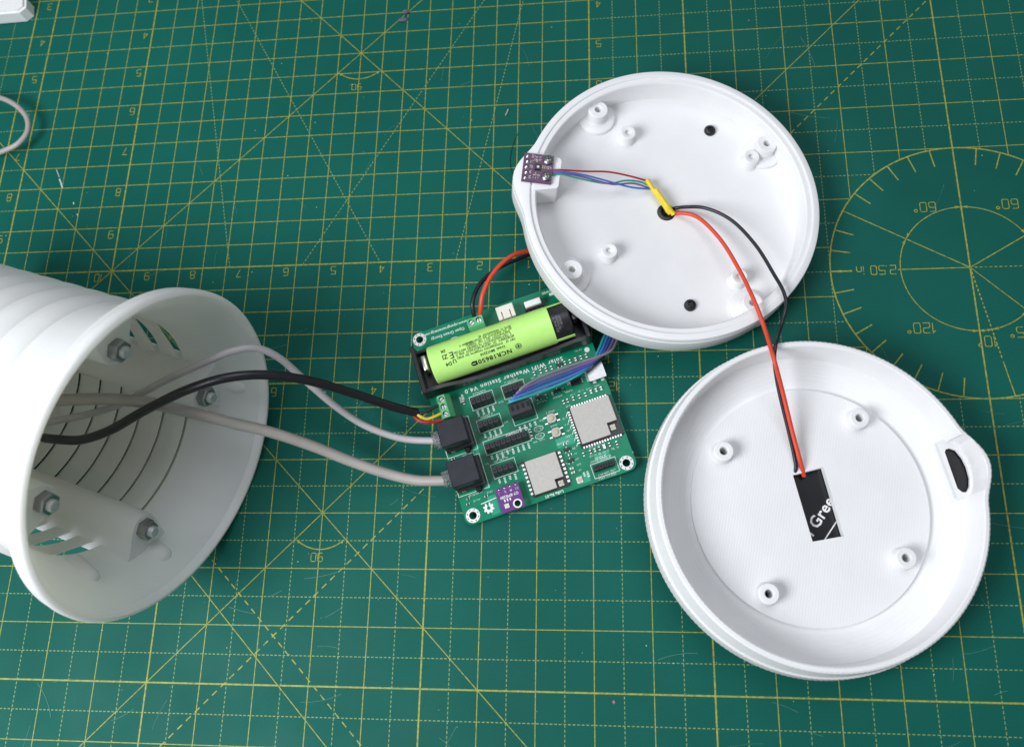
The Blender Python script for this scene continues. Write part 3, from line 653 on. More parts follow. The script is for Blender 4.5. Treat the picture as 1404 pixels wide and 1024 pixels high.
def ticks(x0, x1, y, n, h=0.9, seed=0):
    """a row of tiny pin names, too small to read"""
    rnd = random.Random(seed); st = (x1 - x0) / n
    for i in range(n):
        cx_ = x0 + st * (i + .5)
        for j in range(rnd.choice((3, 4, 4))):
            yy = y - j * 0.74; w = rnd.uniform(.75, 1.15)
            sk.add([(cx_ - w / 2, yy - .2, ZS), (cx_ + w / 2, yy - .2, ZS), (cx_ + w / 2, yy + .2, ZS), (cx_ - w / 2, yy + .2, ZS)], [(0, 1, 2, 3)])
            if rnd.random() < .6: sk.add([(cx_ - w / 2, yy - .45, ZS), (cx_ - w / 2 + .16, yy - .45, ZS), (cx_ - w / 2 + .16, yy - .17, ZS), (cx_ - w / 2, yy - .17, ZS)], [(0, 1, 2, 3)])
def words_row(x0, x1, y, seed, h=0.9, mb=None, z=None):
    rnd = random.Random(seed); x = x0; mb = mb or sk; z = z or ZS
    while x < x1:
        w = rnd.uniform(.28, .42)
        if rnd.random() < .85:
            k_ = rnd.randint(0, 3)
            bars = {0: [(0, .14, 0, 1), (.0, 1, .84, 1)], 1: [(0, .2, 0, 1), (.8, 1, 0, 1)], 2: [(0, 1, 0, .18), (0, 1, .82, 1), (0, .2, .18, .82)], 3: [(.4, .62, 0, 1), (0, 1, .4, .6)]}[k_]
            for a, b_, c, d in bars:
                mb.add([(x + a * w, y + c * h, z), (x + b_ * w, y + c * h, z), (x + b_ * w, y + d * h, z), (x + a * w, y + d * h, z)], [(0, 1, 2, 3)]); z += 0.0004
        x += w + .16
def outline(x0, x1, y0, y1, w=0.22): sk.strip([(x0, y0), (x1, y0), (x1, y1), (x0, y1)], w, ZS + .004, True)
HDR = [(14.9, 25.0, 47.2, 50.4, 4), (14.9, 25.0, 35.6, 38.3, 4), (30.9, 40.6, 47.3, 50.5, 4), (14.9, 35.4, 24.7, 27.7, 8), (15.0, 25.2, 13.1, 16.1, 4)]
for i, (x0, x1, y0, y1, n_) in enumerate(HDR):
    outline(x0 - .7, x1 + .7, y0 - .5, y1 + 3.2); ticks(x0, x1, y0 - 1.4, n_, seed=i); words_row(x0 + 1.5, x0 + 8, y1 + 3.6, i + 20)
outline(58.0, 69.8, -2.3, 4.4); words_row(58.5, 68.5, 4.9, 31, 1.0); words_row(59.5, 68, -3.4, 32, 1.0); words_row(60, 68, -1.7, 33, .8)
outline(30.8, 42.2, 33.2, 43.5); ticks(31.5, 41.5, 32.0, 4, seed=9)
outline(-3.6, 11.2, 28.8, 45.2); outline(-3.8, 11.0, 10.0, 26.4); words_row(2.5, 8.5, 27.2, 40, .8); words_row(0.5, 7.5, 8.5, 41, .8); words_row(2.2, 5.2, 5.6, 42, .8); words_row(9.0, 11.6, 7.2, 43, .8)
sk.strip([(5.0, 3.7), (12.6, 4.3)], 0.4, ZS)
for x, y in ((40.9, 28.3), (40.4, 24.9)):
    sk.strip([(x + 2.2 * math.cos(t * math.pi / 9), y + 1.25 * math.sin(t * math.pi / 9)) for t in range(18)], 0.22, ZS, True)
    words_row(x - 1.4, x + 1.3, y - .5, int(x * 10), 1.0)
for i, (x, y) in enumerate(((56.3, 33.6), (60, 38.0), (64, 38.6), (68, 38.2), (72, 38.4))): words_row(x, x + 2.2, y, 60 + i, .7)
for i in range(7): words_row(59 + i * 2.1, 60.4 + i * 2.1, 7.6, 70 + i, .9)
for i in range(5): words_row(52.2, 54.0, 3.4 + i * 2.6, 80 + i, .7)
for i in range(6): sk.strip([(54.9, 14.5 + i * 3), (55.9, 14.5 + i * 3 + 1.5)], 0.3, ZS)
for i, (x, y, n_) in enumerate(((26.4, 46.0, 3), (26.4, 36.0, 2), (44.0, 39.6, 5), (52, 39.4, 4), (58, 40.2, 4), (53.0, 28.5, 2.2), (53.0, 25.5, 2.2), (53.0, 22.4, 2.2), (42.5, 31.2, 2.6), (26.6, 14.0, 2), (47.6, 8.2, 1.6), (57, 52.0, 3), (63.5, 52.0, 3), (69.5, 51.9, 4), (9.2, 40, 1.6), (9.4, 36, 1.6), (12.4, 20, 1.4), (36, 22.4, 6), (20, 22.6, 7), (51.6, 20.0, 3), (60, 11.6, 8), (44, 45.4, 7), (69, 57.6, 3))):
    words_row(x, x + n_, y, 500 + i, .8)
words_row(46.5, 52, 17.9, 91, .8); words_row(46.6, 50.5, 33.7, 92, .8); words_row(46.6, 50, 27.0, 93, .7)
for i in range(8): words_row(45 + i * 3.6, 46.8 + i * 3.6, 52.1, 100 + i, .7)
ticks(10.4, 12.4, 56, 1, seed=5); ticks(9.2, 11.2, 55, 1, seed=6); ticks(53.2, 56.6, 2.0, 2, seed=8)
sk.cyl((74.6, 57.0), 1.25, T, ZS + .001, 20)
sk.obj('silkscreen_marks', 'silk', pcb, 0, False)['kind'] = 'stuff'
ZT = T + 0.055
for body, size, bold, space, x, y in (('Solar WiFi Weather Station V4.0', 2.95, .05, 1.22, 37.8, 57.0), ('www.opengreenenergy.com', 2.0, .02, 1, 13.0, 91.0), ('Open Green Energy', 2.1, .02, 1, 13.6, 87.9),
                                      ('POWER', 1.7, .02, 1, 66.2, 91.6), ('PMS5003', 1.7, .02, 1, 28.5, 30.2), ('LoRa Ra-01', 1.9, .03, 1, 38.2, -2.75), ('J3 TO I2C', 1.3, .01, 1, 63.5, 6.4)):
    place_text(MB(), text_geo(body, size, bold=bold, space=space), x, y, ZT).obj('silkscreen_lettering', 'silk', pcb, 0)
MB().strip([(16.0 + 3.2 * math.cos(t * math.pi / 10), 82.8 + 2.2 * math.sin(t * math.pi / 10)) for t in range(20)], 0.35, ZT, True).obj('silkscreen_emblem', 'silk', pcb, 0)
# open hardware gear mark
gp = []
for i in range(8):
    a0 = math.radians(i * 45 + 22.5)
    if i == 2: pass
    for da, r in ((-14, 1.95), (-9, 2.55), (9, 2.55), (14, 1.95)): gp.append((r * math.cos(a0 + math.radians(da)), r * math.sin(a0 + math.radians(da))))
gear = cut(MB().prism(gp, T - .1, T + 0.06), [MB().cyl((0, 0), 0.85, 0, 9, 16), MB().prism([(0, 0), (-1.0, 3.4), (1.0, 3.4)], 0, 9)])
go = gear.obj('open_hardware_gear_mark', 'silk', pcb, 0); go.location = (7.9 * S, 0.9 * S, 0)

def boxpart(name, mat, x0, x1, y0, y1, z0, z1, bev=0.15, parent=None, label=None):
    return MB().box(x0, x1, y0, y1, z0, z1, bev).obj(name, mat, parent or pcb, 30, label=label)
# pin sockets
for x0, x1, y0, y1, n_ in HDR + [(58.7, 68.6, 0.4, 2.9, 4)]:
    top = 13.2 if y0 > 5 else 8.6
    h = MB()
    st = (x1 - x0) / n_
    for i in range(n_): h.box(x0 + st * i + .02, x0 + st * (i + 1) - .02, y0, y1, T, top, 0.22)
    ho = h.obj('pin_socket', 'socket', pcb, 30)
    q = MB()
    for i in range(n_): q.box(x0 + st * (i + .5) - .42, x0 + st * (i + .5) + .42, (y0 + y1) / 2 - .42, (y0 + y1) / 2 + .42, top - .5, top + .02)
    q.obj('dark_socket_squares', 'near_black', ho, 0)  # dark squares on top paint the shade of pin holes
# plug housing of the ribbon cable sits in its socket
boxpart('socket_base', 'socket', 31.2, 41.6, 35.2, 40.4, T, 9.0)
# modular jacks
for i, (x0, x1, y0, y1) in enumerate(((-3.2, 9.7, 31.4, 43.4), (-3.7, 9.4, 12.2, 24.6))):
    body = cut(MB().box(x0, x1, y0, y1, T, 17.2, 0.35), [MB().box(x0 - 2, x0 + 9, y0 + 1.6, y1 - 1.6, T + 2.0, 15.2)])
    j = body.obj('modular_jack', 'jack', pcb, 30)
    MB().box(x0 + .4, x1 + 1.3, y0 - 1.1, y1 + .7, T, 9.4, 0.3).obj('jack_foot', 'black', j, 30)
    MB().cyl((x1 - 3.2, y0 - 1.9), 1.35, T - .1, 6.9, 18, bev=.2).obj('locating_peg', 'near_black', j, 30)
    MB().box(x0 + 2.6, x0 + 3.0, y0 - 1.25, y0 - 1.0, 6.2, 9.0).box(x0 + 3.6, x0 + 4.0, y0 - 1.25, y0 - 1.0, 6.2, 9.0).obj('gilt_contacts', 'tan', j, 0)
# screw terminals
def terminal(x0, x1, y0, y1, screws, along_x):
    t = MB()
    if along_x: sec = [(y0, T), (y1, T), (y1, 10.6), (y1 - 1.4, 13.6), (y0 + 2.2, 13.6), (y0, 10.8)]
    else: sec = [(x0, T), (x1, T), (x1, 10.8), (x1 - 2.2, 13.6), (x0 + 1.0, 13.6), (x0, 10.6)]
    n_ = len(sec)
    if along_x: vs_ = [(x0, a, b_) for a, b_ in sec] + [(x1, a, b_) for a, b_ in sec]
    else: vs_ = [(a, y0, b_) for a, b_ in sec] + [(a, y1, b_) for a, b_ in sec]
    t.add(vs_, [tuple(range(n_)), tuple(range(n_, 2 * n_))] + [(i, (i + 1) % n_, n_ + (i + 1) % n_, n_ + i) for i in range(n_)])
    cuts = [MB().cyl(s_, 1.45, 11.6, 16, 18) for s_ in screws]
    if along_x: cuts += [MB().box(s_[0] - 1.2, s_[0] + 1.2, y1 - 3, y1 + 2, 6.6, 10.0) for s_ in screws]
    else: cuts += [MB().box(x0 - 2, x0 + 3, s_[1] - 1.2, s_[1] + 1.2, 6.6, 10.0) for s_ in screws]
    o = cut(t, cuts).obj('screw_terminal', 'terminal', pcb, 25)
    for i, s_ in enumerate(screws):
        so_ = MB().cyl(s_, 1.3, 11.0, 12.5, 18, bev=.2).obj('terminal_screw', 'solder', o, 30)
        MB().box(s_[0] - 1.2, s_[0] + 1.2, s_[1] - .2, s_[1] + .2, 12.3, 12.55, 0, 0.5 + i).obj('dark_slot_bar', 'near_black', so_, 0)  # dark bar paints the shade of the screwdriver slot
terminal(24.7, 32.6, 81.6, 89.6, ((26.8, 86.2), (30.5, 86.2)), True)
terminal(-0.3, 6.4, 45.4, 56.6, ((2.4, 54.5), (2.4, 50.9), (2.4, 47.3)), False)
# battery connector, slide switch, power light
jb = cut(MB().box(39.6, 48.2, 83.2, 90.2, T, 11.0, 0.25), [MB().box(41.6, 42.1, 82, 87.2, 9, 12), MB().box(45.7, 46.2, 82, 87.2, 9, 12), MB().box(40.5, 47.3, 88.8, 92, 6.5, 9.8)])
jo = jb.obj('battery_connector', 'ivory', pcb, 30); MB().box(39.9, 47.9, 81.9, 83.2, T, 6.2, .1).obj('connector_tails', 'tin', jo)
sw = boxpart('slide_switch', 'black', 53.0, 62.2, 84.4, 88.9, T, 8.2); MB().box(53.5, 61.7, 85.2, 88.4, 8.2, 10.6, 0.35).obj('slider_cap', 'whitecap', sw, 30)
q = MB()
for i in range(4): q.box(54 + i * 2.2, 54.8 + i * 2.2, 83.2, 84.6, T, 5.5)
for x in (55.0, 59.6): q.box(x, x + .8, 88.8, 90.0, T, 5.5)
q.obj('switch_tails', 'tin', sw, 0)
boxpart('indicator_light', 'whitecap', 66.5, 68.9, 88.9, 90.3, T, 5.8, .2)
# usb socket
us = cut(MB().prism(rrect(70.6, 78.9, 40.8, 49.4, .5), T, 8.3), [MB().box(75, 80, 41.6, 48.6, 5.7, 7.6)])
uo = us.obj('usb_socket', 'usb', pcb, 30); q = MB()
for y in (40.1, 49.2): q.box(72, 73.6, y, y + .9, T, 5.4).box(76, 77.6, y, y + .9, T, 5.4)
for i in range(8): q.box(69.7, 70.7, 42 + i * .85, 42.45 + i * .85, T, 5.3)
q.obj('socket_tails', 'tin', uo, 0)
# radio modules
def module(name, x0, x1, y0, y1, sh, notch, pads, ufl, label):
    b_ = MB().box(x0, x1, y0, y1, T + .05, 6.0, .05).obj(name, 'black', pcb, 30, label=label)
    a0, a1, c0, c1 = sh; nx, ny = notch
    MB().prism([(a0, c0), (a1 - nx, c0), (a1 - nx, c0 + ny), (a1, c0 + ny), (a1, c1), (a0, c1)], 6.0, 8.1).obj('metal_shield', 'shield', b_, 20)
    q = MB()
    for (px, py, w, h_) in pads: q.box(px - w / 2, px + w / 2, py - h_ / 2, py + h_ / 2, T + .02, 6.12, .08)
    o = q.obj('solder_pads', 'solder', b_, 30); o['kind'] = 'stuff'
    k_ = MB().box(ufl[0] - 1.25, ufl[0] + 1.25, ufl[1] - 1.25, ufl[1] + 1.25, 6.0, 6.7, .1).obj('antenna_socket', 'tin', b_, 30)
    return b_
def ufl_ring(x, y, z, parent): MB().lathe([(.55, z), (.95, z), (.95, z + .5), (.55, z + .5)], 16, c=(x, y)).cyl((x, y), .25, z, z + .4, 8).obj('antenna_pin', 'tan', parent, 30)
pads = [(56.5, 15 + i * 1.27 + .5, 1.1, .8) for i in range(13)] + [(58.8 + i * 1.27, 32.7, .8, 1.1) for i in range(14)] + [(58.0 + i * 1.27, 12.7, .8, 1.1) for i in range(15)]
e1 = module('wifi_module', 56.7, 77.3, 13.0, 32.5, (57.7, 76.3, 14.1, 31.9), (4.9, 5.6), pads, (73.5, 17.2), 'larger silver shielded module near the board edge')
ufl_ring(73.5, 17.2, 6.6, e1)
pads = [(28.7, 0.4 + i * 1.95, 1.3, 1.25) for i in range(8)] + [(46.4, 0.6 + i * 1.95, 1.3, 1.25) for i in range(8)]
e2 = module('radio_module', 28.9, 46.3, -1.5, 15.4, (30.0, 44.8, -0.9, 14.9), (4.3, 3.9), pads, (42.8, 0.6), 'smaller silver shielded module with square side pads')
ufl_ring(42.8, 0.6, 6.6, e2)
uf = MB().box(49.8, 52.6, -2.0, 0.8, T, 5.7, .1).obj('antenna_socket', 'tin', pcb, 30); ufl_ring(51.2, -0.6, 5.6, uf)
# push buttons
for x, y in ((48.1, 30.6), (48.1, 23.6)):
    bt = MB().prism([(x + a * 2.1, y + b_ * 2.1) for a, b_ in ((-1, -.55), (-.55, -1), (.55, -1), (1, -.55), (1, .55), (.55, 1), (-.55, 1), (-1, .55))], T, 7.0).obj('push_button', 'shield', pcb, 20)
    MB().cyl((x, y), 1.15, 7.0, 7.7, 20, bev=.25).obj('button_cap', 'tan', bt, 35)
    q = MB()
    for sx in (-1, 1):
        for sy in (-1, 1): q.box(x + sx * 2.9 - .75, x + sx * 2.9 + .75, y + sy * 1.45 - .3, y + sy * 1.45 + .3, T, 5.3)
    q.obj('button_tails', 'solder', bt, 0)
# purple weather sensor standing on its pins
pm = cut(MB().box(13.4, 24.5, -4.4, 7.2, 8.2, 9.4, .05), [MB().cyl((21.4, -2.1), 1.45, 5, 12, 20)]).obj('weather_sensor', 'purple', pcb, 30, label='purple sensor breakout at the board edge')
MB().lathe([(1.45, 9.44), (2.05, 9.44), (2.05, 9.3), (1.45, 9.3)], 24, c=(21.4, -2.1)).obj('plated_ring', 'silk', pm, 30)
MB().box(13.8, 24.2, 4.9, 7.3, T, 8.15, .1).obj('pin_strip', 'black', pm, 30)
for i in range(4): MB().lathe([(0, 10.4), (.25, 10.3), (.4, 9.9), (.8, 9.5), (.85, 9.38), (0, 9.38)], 12, False, c=(15.1 + i * 2.65, 6.2)).obj('solder_joint', 'solder', pm, 40)
MB().box(15.4, 17.7, -2.9, -.7, 9.4, 10.2, .1).obj('sensor_can', 'spring', pm, 30)
q = MB()
for i in range(3): q.box(16.0 + i * 1.3, 16.6 + i * 1.3, 0.2, 1.4, 9.4, 9.8)
q.obj('chip_resistors', 'silk', pm, 0)
q = MB(); place_text(q, text_geo('GY-BME280', 1.75, bold=.02), 18.9, 2.5, 9.43)
for i in range(4): words_row(14.6 + i * 2.6, 15.5 + i * 2.6, 3.9, 200 + i, 1.2, q, 9.43)
q.obj('printed_labels', 'silk', pm, 0)
# tiny soldered parts
def smd(body, L=1.7, w=.95, h=.55):
    b_ = MB(); e = L * .24
    b_.mat(0).box(-L / 2 + e, L / 2 - e, -w / 2, w / 2, T + .01, T + h, .03).mat(1).box(-L / 2, -L / 2 + e, -w / 2, w / 2, T + .01, T + h + .02, .03).box(L / 2 - e, L / 2, -w / 2, w / 2, T + .01, T + h + .02, .03)
    return b_.mesh('chip_part', [body, 'solder'], 25)
me_r, me_c, me_l = smd('resist'), smd('ceramic', h=.8), smd('whitecap', 2.0, 1.2, .7)
def put(me, name, x, y, rz):
    o = bpy.data.objects.new(name, me); link(o, pcb); o.location = (x * S, y * S, 0); o.rotation_euler = (0, 0, rz); return o
H = math.pi / 2
for i, x in enumerate((55.9, 57.9, 60.7, 63.7, 66.7)): put(me_r, 'chip_resistor', x, 36.4, H)
for x in (69.6, 72.1, 74.6): put(me_c, 'chip_capacitor', x, 36.7, H)
for x, y in ((49.2, 41.8), (57.8, 42.1)): put(me_r, 'chip_resistor', x, y, H)
for x, y in ((52.3, 41.9), (60.7, 44.1), (49.5, 5.6), (49.5, 3.6)): put(me_c, 'chip_capacitor', x, y, H if y > 20 else 0)
for x in (47.2, 50.4, 53.1, 55.8, 62.5, 65.1, 70.6, 73.2): put(me_r, 'chip_resistor', x, 54.2, H)
put(me_c, 'chip_capacitor', 67.9, 54.2, H)
for x, y in ((56.7, 9.9), (60.0, 10.0), (64.4, 10.2), (69.4, 10.4), (72.7, 10.0)): put(me_r, 'chip_resistor', x, y, H)
put(me_c, 'chip_capacitor', 62.2, 10.1, H); put(me_l, 'chip_light', 66.8, 10.3, H)
for x, y in ((50.2, 17.3), (50.8, 11.9)): put(me_r, 'chip_resistor', x, y, 0)
for x, y, a in ((-1.3, 27.8, 0), (0.2, 7.8, 0), (-0.6, 5.6, 0), (8.4, 6.3, 0), (36.9, 28.6, H), (36.8, 25.5, H), (11.2, 52.0, H)): put(me_r, 'chip_resistor', x, y, a)
tme = MB().mat(0).box(-1.5, 1.5, -.75, .75, T + .2, 6.1, .1).mat(1).box(-1.1, -.7, -1.3, -.7, T, 5.4).box(.7, 1.1, -1.3, -.7, T, 5.4).box(-.2, .2, .7, 1.3, T, 5.4).mesh('transistor', ['black', 'solder'], 25)
for x, y, a in ((45.6, 42.6, 0), (54.9, 42.6, 0), (50.2, 14.6, 0), (50.0, 9.2, 0), (59.8, 54.3, 0)): put(tme, 'transistor', x, y, a)
rme2 = MB().mat(0).box(-2.6, 2.6, -1.4, 1.4, T + .1, 6.4, .15).mat(1).box(-3.3, -2.5, -1, 1, T, 5.5).box(2.5, 3.3, -1, 1, T, 5.5).mesh('diode', ['black', 'solder'], 25)
put(rme2, 'diode', 64.6, 43.6, 0)
# battery holder
BY, BZ, BR = 71.0, 15.2, 9.15
def ybox(mb, x0, x1, sec):
    n_ = len(sec); return mb.add([(x0, a, b_) for a, b_ in sec] + [(x1, a, b_) for a, b_ in sec], [tuple(range(n_)), tuple(range(n_, 2 * n_))] + [(i, (i + 1) % n_, n_ + (i + 1) % n_, n_ + i) for i in range(n_)])
hb = MB()
hb.box(-4.6, 78.0, 60.2, 81.8, T + .05, 7.2, .3)                                        # floor of the tray
hold = hb.obj('battery_holder', 'black', pcb, 30)
w1 = MB(); prof_ = [(-4.6, 7.1), (78.0, 7.1), (78.0, 14.6), (70, 15.4), (56, 13.2), (44, 11.8), (22, 11.8), (13, 13.6), (6, 16.6), (-1.6, 17.4), (-4.6, 16.6)]
for y0, y1, zs in ((58.9, 60.6, 1.0), (81.2, 82.4, 0.3)):
    n_ = len(prof_)
    w1.add([(a, y0, 7 + (b_ - 7) * zs) for a, b_ in prof_] + [(a, y1, 7 + (b_ - 7) * zs) for a, b_ in prof_], [tuple(range(n_)), tuple(range(n_, 2 * n_))] + [(i, (i + 1) % n_, n_ + (i + 1) % n_, n_ + i) for i in range(n_)])
w1.obj('side_wall', 'black', hold, 30)
MB().box(-4.7, -2.6, 58.8, 83.1, 7.0, 17.6, .3).obj('end_wall', 'black', hold, 30)
MB().box(76.0, 78.1, 58.8, 83.1, 7.0, 17.2, .3).obj('end_wall', 'black', hold, 30)
for x0, x1 in ((-1.5, 0.9), (72.4, 74.8)):
    MB().box(x0, x1, 70.2, 77.8, 8.0, 14.8, .6, 0, 2).obj('battery_contact', 'spring', hold, 35)
# ------------------------------------------------------------------ lime battery in the holder
bat = thing('battery', 'lime green cylindrical battery printed in black, lying in black holder', 'battery', frame(P(3.2, BY, BZ), (math.cos(PA), math.sin(PA), 0), (-math.sin(PA), math.cos(PA), 0), (0, 0, 1)))
def xlathe(prof, seg=72):
    m_ = MB().lathe(prof, seg); m_.v = [(z, y, -x) for x, y, z in m_.v]; return m_
BL = 59.4
xlathe([(0.01, 0.4), (7.2, 0.4), (7.6, 0.0), (BR - .5, 0.0), (BR, 0.6), (BR, BL - .1), (BR - .25, BL), (0.01, BL)]).obj('wrapper', 'lime', bat, 35)
xlathe([(0.01, BL), (8.45, BL), (8.5, BL + 8.3), (8.0, BL + 8.9), (0.01, BL + 8.9)]).obj('black_end', 'black', bat, 35)
def cyl_patch(mb, xs, a_list, r, th=.3):
    n_ = len(xs); vs_ = []
    for rr in (r, r - th):
        for x in xs:
            for a in a_list: vs_.append((x, -rr * math.sin(a), rr * math.cos(a)))
    m_ = len(a_list); fs_ = []
    for k_ in range(2):
        for i in range(n_ - 1):
            for j in range(m_ - 1): fs_.append((k_ * n_ * m_ + i * m_ + j, k_ * n_ * m_ + i * m_ + j + 1, k_ * n_ * m_ + (i + 1) * m_ + j + 1, k_ * n_ * m_ + (i + 1) * m_ + j))
    for i in range(n_ - 1):
        for j in (0, m_ - 1): a_, b_ = i * m_ + j, (i + 1) * m_ + j; fs_.append((a_, b_, b_ + n_ * m_, a_ + n_ * m_))
    for j in range(m_ - 1):
        for i in (0, n_ - 1): a_, b_ = i * m_ + j, i * m_ + j + 1; fs_.append((a_, b_, b_ + n_ * m_, a_ + n_ * m_))
    return mb.add(vs_, fs_)
D = math.radians
for a0, a1 in ((76, 88), (-58, -47)):
    cyl_patch(MB(), [BL - .2, BL + 4, BL + 7.6, BL + 8.7], [D(a0), D((a0 + a1) / 2), D(a1)], BR).obj('wrapper_strip', 'lime', bat, 35)
# printing wrapped round the cell; u runs along the cell, v around it (towards the viewer's side = larger angle)
def wrap(mb, geo, x, ang, r=BR + .17, rot=math.pi):
    ca, sa = math.cos(rot), math.sin(rot); vs_ = []
    for p_, q_ in geo[0]:
        u, v_ = p_ * ca - q_ * sa, p_ * sa + q_ * ca
        a = ang - v_ / BR; vs_.append((x + u, -r * math.sin(a), r * math.cos(a)))
    return mb.add(vs_, geo[1])
def sub_quads(rows, x0, x1, seed, h):
    rnd = random.Random(seed); vs_ = []; fs_ = []
    x = x0
    while x < x1:
        w = rnd.uniform(.34, .6)
        if rnd.random() < .86:
            for a, b_, c, d in rnd.choice(([(0, .3, 0, 1), (0, 1, .78, 1)], [(0, .28, 0, 1), (.72, 1, 0, 1)], [(0, 1, 0, .22), (0, 1, .78, 1), (0, .3, .22, .78)])):
                n_ = len(vs_); vs_ += [(x + a * w, c * h - h / 2), (x + b_ * w, c * h - h / 2), (x + b_ * w, d * h - h / 2), (x + a * w, d * h - h / 2)]; fs_.append((n_, n_ + 1, n_ + 2, n_ + 3))
        x += w + .17
    return vs_, fs_
bp = MB()
wrap(bp, text_geo('NCR18650B', 3.3, bold=.05, space=1.12), 28.6, D(53), rot=math.pi)
wrap(bp, text_geo('Li-ion  MH12210', 1.75, bold=.03), 29.5, D(34))
for i, (a, x0, x1) in enumerate(((22, -19, 9.5), (13, -19, 9.5), (5, -19, 8.5), (-3, -13, 9.5), (-11, -13, 9.5), (-19, -6, 9.5))):
    wrap(bp, sub_quads(1, -(x1), -(x0), 300 + i, 1.05), 31.5, D(a))
wrap(bp, sub_quads(1, 0, 7, 320, .95), 22.0, D(-10))
wrap(bp, text_geo('E', 4.4, bold=.06), 11.0, D(7), rot=math.pi + H * 0); wrap(bp, text_geo('U', 2.6, bold=.05), 11.3, D(26)); wrap(bp, text_geo('D4', 2.3, bold=.05), 8.4, D(29))
wrap(bp, text_geo('ZI', 3.0, bold=.06), 7.7, D(6)); wrap(bp, text_geo('ZR', 1.8, bold=.05), 7.6, D(-12))
def ringgeo(r0, r1, n_=20):
    return [(r0 * math.cos(2 * math.pi * i / n_), r0 * math.sin(2 * math.pi * i / n_)) for i in range(n_)] + [(r1 * math.cos(2 * math.pi * i / n_), r1 * math.sin(2 * math.pi * i / n_)) for i in range(n_)], [(i, (i + 1) % n_, n_ + (i + 1) % n_, n_ + i) for i in range(n_)]
def rectgeo(x0, x1, y0, y1): return [(x0, y0), (x1, y0), (x1, y1), (x0, y1)], [(0, 1, 2, 3)]
wrap(bp, ringgeo(1.15, 1.4), 41.4, D(47)); wrap(bp, rectgeo(-.85, .85, -.2, .2), 41.4, D(47)); wrap(bp, rectgeo(-.2, .2, -.85, .85), 41.4, D(47), BR + .19)
wrap(bp, ringgeo(.02, 1.35), 19.4, D(54))
bp.obj('printed_lettering', 'ink', bat, 0)
q = MB(); wrap(q, rectgeo(-.8, .8, -.22, .22), 19.4, D(54), BR + .2); q.obj('minus_sign', 'lime', bat, 0)
q = MB()
for i in range(3): wrap(q, sub_quads(1, -4.5 + i, 3.5, 340 + i, .9), BL + 1.6 + i * 1.3, D(20), 8.62, H)
q.obj('end_print', 'w_grey', bat, 0)

# ------------------------------------------------------------------ plum sensor board screwed on the lid's ledge
SA = math.radians(-5.2)
def lid_pt(x, y, h): return Vector(A_C) + Vector(A_X) * x + Vector(A_Y) * y - Vector(A_N) * h
ax = (Vector(A_X) * math.cos(SA) + Vector(A_Y) * math.sin(SA)); ay = (-Vector(A_X) * math.sin(SA) + Vector(A_Y) * math.cos(SA))
sb = thing('light_sensor_board', 'small dark purple sensor board screwed to the ledge of the tilted lid', 'sensor board', frame(lid_pt(-63.0, 12.7, 0), ax, ay, A_N))
sb.scale = (1.1, 1.1, 1.0)
MB().box(-6.6, 6.2, -6.7, 6.7, 0.05, 1.3, .06).obj('board', 'plum', sb, 30)
for y in (4.4, -3.5):
    s_ = MB().lathe([(0, 2.7), (.8, 2.75), (1.6, 2.55), (2.2, 1.95), (2.3, 1.32), (0, 1.32)], 24, False, c=(4.0, y)).obj('pan_head_screw', 'steel', sb, 35)
    MB().box(2.9, 5.1, y - .28, y + .28, 2.3, 2.78, 0, .6 + y).box(2.9, 5.1, y - .28, y + .28, 2.3, 2.79, 0, .6 + y + H).obj('dark_cross_bars', 'resist', s_, 0)  # dark crossed bars paint the shade of the driver recess
for i in range(5): MB().lathe([(0, 2.3), (.3, 2.2), (.7, 1.6), (.95, 1.3), (0, 1.3)], 12, False, c=(-5.0 + (i % 2) * .2, 5.2 - i * 2.6)).obj('solder_joint', 'solder', sb, 40)
MB().box(-1.5, 1.3, -1.0, 1.7, 1.3, 2.0, .1).obj('sensor_chip', 'black', sb, 30)
MB().box(-.6, .4, -.2, .8, 2.0, 2.05).obj('sensor_window', 'tin', sb, 0)
q = MB()
for x, y in ((1.9, .6), (2.8, .6), (-.8, 3.3), (-.8, -3.0)): q.box(x - .35, x + .35, y - .8, y + .8, 1.3, 1.75, .05)
q.obj('chip_resistors', 'ceramic', sb, 0)
q = MB()
for i in range(4): words_row(-1.9, 0.9, (4.8, 3.4, -3.9, -5.2)[i], 400 + i, .9, q, 1.34)
for i in range(5): words_row(-3.6, -2.6, 4.6 - i * 2.5, 410 + i, 1.4, q, 1.34)
words_row(2.2, 5.2, 0.2, 420, 1.0, q, 1.34)
q.obj('printed_labels', 'silk', sb, 0)

# ------------------------------------------------------------------ cables and wires
def cable(name, path, r, mat, label, cat='cable', seg=14, sub=8, group=None, flat=1.0):
    o = MB().tube(path, r, seg, True, sub, flat).obj(name, mat, None, 60); return tag(o, label, cat, group)
tk = cable('thick_grey_cable', CABLE_THICK, lambda t: 2.65 - .3 * t, 'cable_grey', 'thick warm grey cable running from tube mouth to the lower black jack')
tn_ = cable('thin_grey_cable', CABLE_THIN, 1.65, 'cable_lilac', 'thin pale grey cable arching from tube mouth to the upper black jack')
def plug(parent, x, y, z):
    m_ = MB(); m_.box(-4.6, 6.5, -3.6, 3.6, -3.0, 2.8, .4).box(-4.2, 5.0, -1.6, 1.6, 2.8, 3.9, .3)
    m_.v = [P(x + a, y + b_, z + c) for a, b_, c in m_.v]
    o = m_.obj('clear_plug', 'clear', parent, 30)
plug(tk, -3.0, 18.4, 10.6); plug(tn_, -2.4, 37.4, 10.6)
bk = cable('black_cable', CABLE_BLACK, 2.05, 'cable_black', 'glossy black round cable with three bared cores near green terminal')
